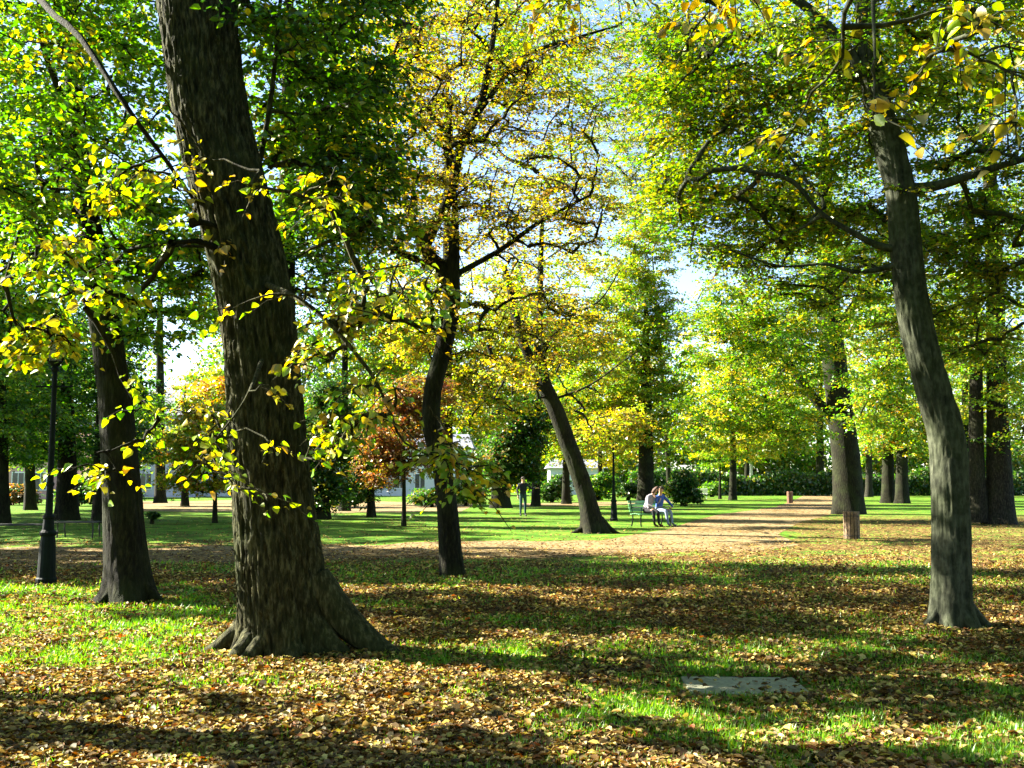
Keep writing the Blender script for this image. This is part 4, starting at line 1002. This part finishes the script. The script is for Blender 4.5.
def person(label, loc, rz, J, sp, hair_kind='short', group=None):
    """J: joint positions; one continuous skinned body, hair as a child"""
    root = thing('person', label, 'person', loc, group, rz)
    V, E, Rr, K = [], [], [], []
    def add(p, r, kind, parent=None):
        V.append(Vector(p)); Rr.append(r); K.append(kind)
        if parent is not None: E.append((parent, len(V) - 1))
        return len(V) - 1
    pel = add(J['pelvis'], .15, 2)
    wst = add(J['waist'], .125, 1, pel); cst = add(J['chest'], .15, 1, wst); nk0 = add(J['neck'], .07, 1, cst)
    nk = add(Vector(J['neck']).lerp(Vector(J['head']), .42), .055, 0, nk0)
    hd = Vector(J['head']); up = (hd - Vector(J['neck'])).normalized(); fw = Vector(J['face']).normalized()
    jaw = add(hd - up * .055 + fw * .028, .068, 0, nk); h1 = add(hd + up * .015, .092, 0, jaw); h2 = add(hd + up * .085 - fw * .01, .074, 0, h1)
    for s in ('l', 'r'):
        sh_ = add(J['sh_' + s], .068, 1, cst); el = add(J['el_' + s], .047, 1, sh_); wr = add(J['wr_' + s], .032, 1, el)
        hdv = (Vector(J['ha_' + s]) - Vector(J['wr_' + s])); hn = hdv.normalized(); sd = hn.cross(Vector((0, 0, 1)) if abs(hn.z) < .8 else Vector((0, 1, 0))).normalized(); bd = hn.cross(sd)
        pm = add(Vector(J['wr_' + s]) + hn * .055, .034, 0, wr)
        for q, (o, lf) in enumerate(((-.033, .075), (-.011, .085), (.011, .08), (.033, .062))):
            a = add(V[pm] + hn * .04 + sd * o, .011, 0, pm); b = add(V[pm] + hn * (.04 + lf * .5) + sd * o * 1.15 + bd * .006, .010, 0, a)
            add(V[pm] + hn * (.04 + lf) + sd * o * 1.2 + bd * .022, .008, 0, b)
        a = add(V[pm] - sd * .042 + bd * .012, .012, 0, pm); add(V[a] + hn * .045 - sd * .012 + bd * .012, .009, 0, a)
        hp = add(J['hip_' + s], .10, 2, pel); kn = add(J['kn_' + s], .066, 2, hp); an = add(J['an_' + s], .042, 2, kn)
        ft = Vector(J['ft_' + s]); m_ = add(Vector(J['an_' + s]).lerp(ft, .5) - Vector((0, 0, .02)), .042, 3, an); add(ft, .034, 3, m_)
    me = bpy.data.meshes.new('body'); me.from_pydata([v[:] for v in V], E, [])
    ob = bpy.data.objects.new('body', me); col.objects.link(ob)
    md = ob.modifiers.new('skin', 'SKIN'); md.use_smooth_shade = True
    sv = me.skin_vertices[0].data
    for i, r in enumerate(Rr): sv[i].radius = (r, r)
    sv[0].use_root = True
    sb = ob.modifiers.new('sub', 'SUBSURF'); sb.levels = 1; sb.render_levels = 1
    dg = bpy.context.evaluated_depsgraph_get(); dg.update()
    m2 = bpy.data.meshes.new_from_object(ob.evaluated_get(dg)); ob.modifiers.clear(); ob.data = m2; m2.name = 'body'
    m2.materials.clear()
    for mt in body_materials(sp): m2.materials.append(mt)
    VA = np.array([v[:] for v in V])
    segs = [(a, b) for a, b in E]
    A = VA[[a for a, b in segs]]; B = VA[[b for a, b in segs]]; kb = np.array([K[b] for a, b in segs])
    for p in m2.polygons:
        c = np.array(p.center[:]); ab = B - A; t = np.clip(((c - A) * ab).sum(1) / np.maximum((ab * ab).sum(1), 1e-9), 0, 1)
        p.material_index = int(kb[np.argmin(np.linalg.norm(A + ab * t[:, None] - c, axis=1) / 1.0)]); p.use_smooth = True
    # nose and ears pushed out of the head surface
    for v in m2.vertices:
        d = v.co - (hd + fw * .09 - up * .005)
        if d.length < .035: v.co += fw * .018 * (1 - d.length / .035)
    ob.parent = root
    hm = plain_material(sp['n'] + '_hair', sp['hair'], .7, 0, .25, 60, .3)
    bm = bmesh.new(); bmesh.ops.create_uvsphere(bm, u_segments=18, v_segments=12, radius=1)
    sdv = fw.cross(up).normalized()
    low = -.75 if hair_kind == 'long' else -.15
    for v in list(bm.verts):
        c = v.co.copy(); face = c.x > .35 and c.z < .45
        if face or c.z < low: v.tag = True
        else:
            rr = .108 + (.012 * (-c.z) if c.z < 0 else 0)
            v.co = hd + up * .035 + (fw * (c.x * rr - .014) + sdv * c.y * rr * .9 + up * c.z * rr * (1.6 if c.z < 0 and hair_kind == 'long' else 1.0)) + Vector((random.uniform(-1, 1), random.uniform(-1, 1), random.uniform(-1, 1))) * .004
    bmesh.ops.delete(bm, geom=[v for v in bm.verts if v.tag], context='VERTS')
    hmme = bpy.data.meshes.new('hair'); bm.to_mesh(hmme); bm.free(); hmme.materials.append(hm)
    for p in hmme.polygons: p.use_smooth = True
    ho = bpy.data.objects.new('hair', hmme); col.objects.link(ho); ho.parent = root
    sm = ho.modifiers.new('thick', 'SOLIDIFY'); sm.thickness = .02; sm.offset = 1
    # eyes and mouth
    for s in (-1, 1): MB().lathe([(.0005, -.009), (.009, -.004), (.011, 0), (.009, .004), (.0005, .009)], 8, tuple(hd + fw * .088 + sdv * s * .033 + up * .02)).build('eye', M['metal_dark'], root)
    return root

# local frame: x right, y forward (the person faces -y in the thing's frame)
def seated(lean=0.15, turn=0.0, face=(0, -1, 0), arms=None, dx=0.0, knee=0.0):
    hipz = .50
    J = dict(pelvis=(0, 0, hipz + .06), waist=(turn * .3, -lean * .4, hipz + .24), chest=(turn * .8, -lean * 1.0, hipz + .43), neck=(turn * 1.15, -lean * 1.4, hipz + .60), head=(turn * 1.5, -lean * 1.9, hipz + .76), face=face)
    for s, sx in (('l', -1), ('r', 1)):
        J['sh_' + s] = (turn * .9 + sx * .18, -lean * 1.15, hipz + .52)
        J['hip_' + s] = (sx * .09, -.03, hipz + .04)
        J['kn_' + s] = (sx * .11 + knee * .1, -.46, hipz + .03); J['an_' + s] = (sx * .11 + knee, -.50, .09); J['ft_' + s] = (sx * .12 + knee, -.68, .035)
        el, wr, ha = (arms or {}).get(s, ((sx * .24, -.15 - lean, hipz + .26), (sx * .13, -.36 - lean, hipz + .16), (sx * .10, -.45, hipz + .13)))
        J['el_' + s], J['wr_' + s], J['ha_' + s] = el, wr, ha
    return J
def on_bench(u, v):
    c, s = math.cos(BENCH_RZ), math.sin(BENCH_RZ)
    return (cb[0] + u * c - v * s, cb[1] + u * s + v * c, 0)
skin = (.50, .30, .20)
person('person in a pale top and dark trousers sitting on the green bench, long brown hair', on_bench(-.30, -.02), BENCH_RZ,
       seated(.16, .10, (.6, -.7, .25), {'r': ((.34, -.22, .78), (.40, -.30, .92), (.40, -.28, 1.0))}),
       dict(n='woman', skin=skin, top=(.28, .25, .27), leg=(.012, .012, .014), shoe=(.05, .012, .01), hair=(.045, .02, .01)), 'long')
person('person in a blue jacket and light jeans leaning over to the dark-haired sitter', on_bench(.32, -.02), BENCH_RZ,
       seated(.20, -.17, (-.8, -.5, -.25), {'l': ((-.42, -.32, .80), (-.52, -.36, .98), (-.52, -.30, 1.05))}, knee=.05),
       dict(n='man', skin=skin, top=(.045, .09, .30), leg=(.20, .24, .32), shoe=(.16, .16, .17), hair=(.03, .02, .012)))
def standing():
    J = dict(pelvis=(0, 0, .94), waist=(0, 0, 1.10), chest=(0, -.01, 1.30), neck=(0, -.01, 1.47), head=(0, -.04, 1.61), face=(.3, -.95, 0))
    for s, sx in (('l', -1), ('r', 1)):
        J['sh_' + s] = (sx * .19, 0, 1.40); J['hip_' + s] = (sx * .09, 0, .90); J['kn_' + s] = (sx * .11, -.03 + .05 * sx, .49); J['an_' + s] = (sx * .12, .02 + .08 * sx, .09); J['ft_' + s] = (sx * .14, -.16 + .08 * sx, .035)
    J['el_l'], J['wr_l'], J['ha_l'] = (-.25, .02, 1.13), (-.24, -.10, .90), (-.23, -.14, .80)
    J['el_r'], J['wr_r'], J['ha_r'] = (.36, -.08, 1.22), (.52, -.22, 1.24), (.60, -.28, 1.25)
    return J
g = gp(523, 516)
person('person in a dark jacket standing on the far lawn with one arm held out', g, R(10), standing(),
       dict(n='stander', skin=skin, top=(.014, .016, .024), leg=(.02, .05, .06), shoe=(.02, .02, .02), hair=(.03, .02, .012)))

# ================================================================== BUILDINGS, HEDGE, WOODS
def facade_mat(name, c): return plain_material(name, c, .9, 0, .10, 1.3, .1)
M['pink'] = facade_mat('pink_render', (.55, .33, .28)); M['white'] = facade_mat('pale_render', (.66, .66, .66)); M['mauve'] = facade_mat('mauve_grey_render', (.56, .54, .62))
M['roof'] = plain_material('grey_blue_roof', (.13, .14, .17), .8, 0, .2, 3); M['pane'] = plain_material('dark_window_pane', (.03, .04, .05), .12, 0, .2, 4, .6)
M['frame'] = plain_material('white_window_frame', (.75, .75, .73), .5, 0, .08, 6)
def house(label, px0, px1, d, h, mat, roof_h=2.2, rows=2, cols=5, name='house'):
    a, b = at(px0, 480, d), at(px1, 480, d)
    wd = b[0] - a[0]; c = ((a[0] + b[0]) / 2, d, 0)
    root = thing(name, label, 'building', c)
    MB().box((0, 4, h / 2), (wd, 8, h)).build('wall', mat, root)
    rb = MB(); rb._add([(-wd / 2 - .4, -.5, h), (wd / 2 + .4, -.5, h), (wd / 2 + .4, 8.5, h), (-wd / 2 - .4, 8.5, h), (-wd / 2 + .3, 4, h + roof_h), (wd / 2 - .3, 4, h + roof_h)],
                       [(0, 1, 5, 4), (2, 3, 4, 5), (0, 4, 3), (1, 2, 5), (3, 2, 1, 0)])
    ro = rb.build('roof', M['roof'], root)
    MB().box((wd * .25, 4, h + roof_h + .1), (.7, .7, 1.4)).build('chimney', mat, ro)
    for r_ in range(rows):
        for k in range(cols):
            xx = -wd / 2 + wd * (k + .5) / cols; zz = 1.5 + r_ * 2.9
            if zz + .9 > h: continue
            fr = MB().box((xx, -.03, zz), (1.15, .08, 1.6), None, .02).build('window', M['frame'], root)
            MB().box((xx - .26, -.075, zz), (.44, .03, 1.4)).box((xx + .26, -.075, zz), (.44, .03, 1.4)).build('pane', M['pane'], fr)
    return root
house('pink rendered house glimpsed at the left edge beneath the trees', -60, 52, 88, 6.2, M['pink'], cols=5)
house('mauve-grey two-storey house between the left trunk and the great trunk', 120, 190, 96, 7.6, M['mauve'], 2.6, cols=4)
house('long white house right behind the young yellow-green tree', 192, 300, 100, 5.6, M['white'], 1.8, cols=6)
house('white house glimpsed below the leaves left of the leaning tree', 330, 470, 104, 4.8, M['white'], 1.6, cols=7)
house('small white house seen between leaning tree and slim lamp post', 550, 604, 112, 2.9, M['white'], 1.1, cols=3)

def leaf_mass(name, label, boxes, leaf, mix, cat=None, stuff=True):
    LV, LF, LC, off = [], [], [], 0
    for (x0, x1, y0, y1, z0, z1, n) in boxes:
        P = np.stack([rng.uniform(x0, x1, n), rng.uniform(y0, y1, n), z0 + (z1 - z0) * rng.random(n) ** .9], 1)
        hh = z0 + (z1 - z0) * (.45 + .75 * fbm(P[:, 0] * .09 + 3, P[:, 1] * .05, 1.5, 3))
        P = P[P[:, 2] < hh]
        P = P[fbm(P[:, 0] * .25, P[:, 1] * .25, P[:, 2] * .35, 2) > .33]
        m = len(P); ll = leaf * rng.uniform(.6, 1.3, m)
        cl = (fbm(P[:, 0] * .12, P[:, 1] * .1, P[:, 2] * .15, 2) * 40).astype(int)
        V, f, c = leaves_mesh(P, rng.normal(size=(m, 3)), np.array([0, 0, .6]) + rng.normal(size=(m, 3)) * .7, ll, ll * .7, leaf_colors(m, mix, cl))
        LV.append(V); LF.append(f + off); LC.append(c); off += len(V)
    F_ = np.concatenate(LF)
    o = link_mesh(name, np.vstack(LV), F_, np.full(len(F_) // 4, 4), M['leaf'], None, np.vstack(LC))
    o['label'] = label
    if stuff: o['kind'] = 'stuff'
    if cat: o['category'] = cat
    return o
leaf_mass('distant_woods', 'yellow-green woods closing off the park behind the path', [(0, 110, 128, 150, 0, 26, 95000), (-30, 10, 135, 150, 0, 20, 22000), (0, 110, 126, 132, 0, 7, 50000)], .56, MIX_BRIGHT | {'dg': .2, 'g': .3, 'ol': .2})
leaf_mass('distant_woods', 'dark green woods behind the houses at the left', [(-120, -48, 125, 145, 0, 27, 40000), (-48, 12, 150, 168, 0, 33, 60000)], .66, {'g': .3, 'yg': .24, 'ol': .2, 'lg': .14, 'dg': .12})
hedge_b = thing('clipped_hedge', 'long dark hedge at the far end of the lawn behind the birches', 'hedge', (24, 106, 0))
def hedge(x0, x1, y, z, n):
    P = np.stack([rng.uniform(x0, x1, n), y + rng.uniform(-.8, .8, n), rng.uniform(0, z, n)], 1); P[:, 2] *= .55 + .75 * fbm(P[:, 0] * .45, 0 * P[:, 0], 2.2); m = n
    ll = .30 * rng.uniform(.7, 1.3, m)
    V, f, c = leaves_mesh(P - np.array([24, 106, 0]), rng.normal(size=(m, 3)), rng.normal(size=(m, 3)), ll, ll * .7, leaf_colors(m, MIX_DARK))
    link_mesh('foliage', V, f, np.full(len(f) // 4, 4), M['leaf'], hedge_b, c)
hedge(12, 60, 106, 2.7, 30000)
ht = MB()
for k in range(24): ht.tube([(-11.5 + k * 2.0, 0, 0), (-11.4 + k * 2.0, .1, 1.5)], [.06, .02], 5)
ht.build('stems', M['bark_dark'], hedge_b)
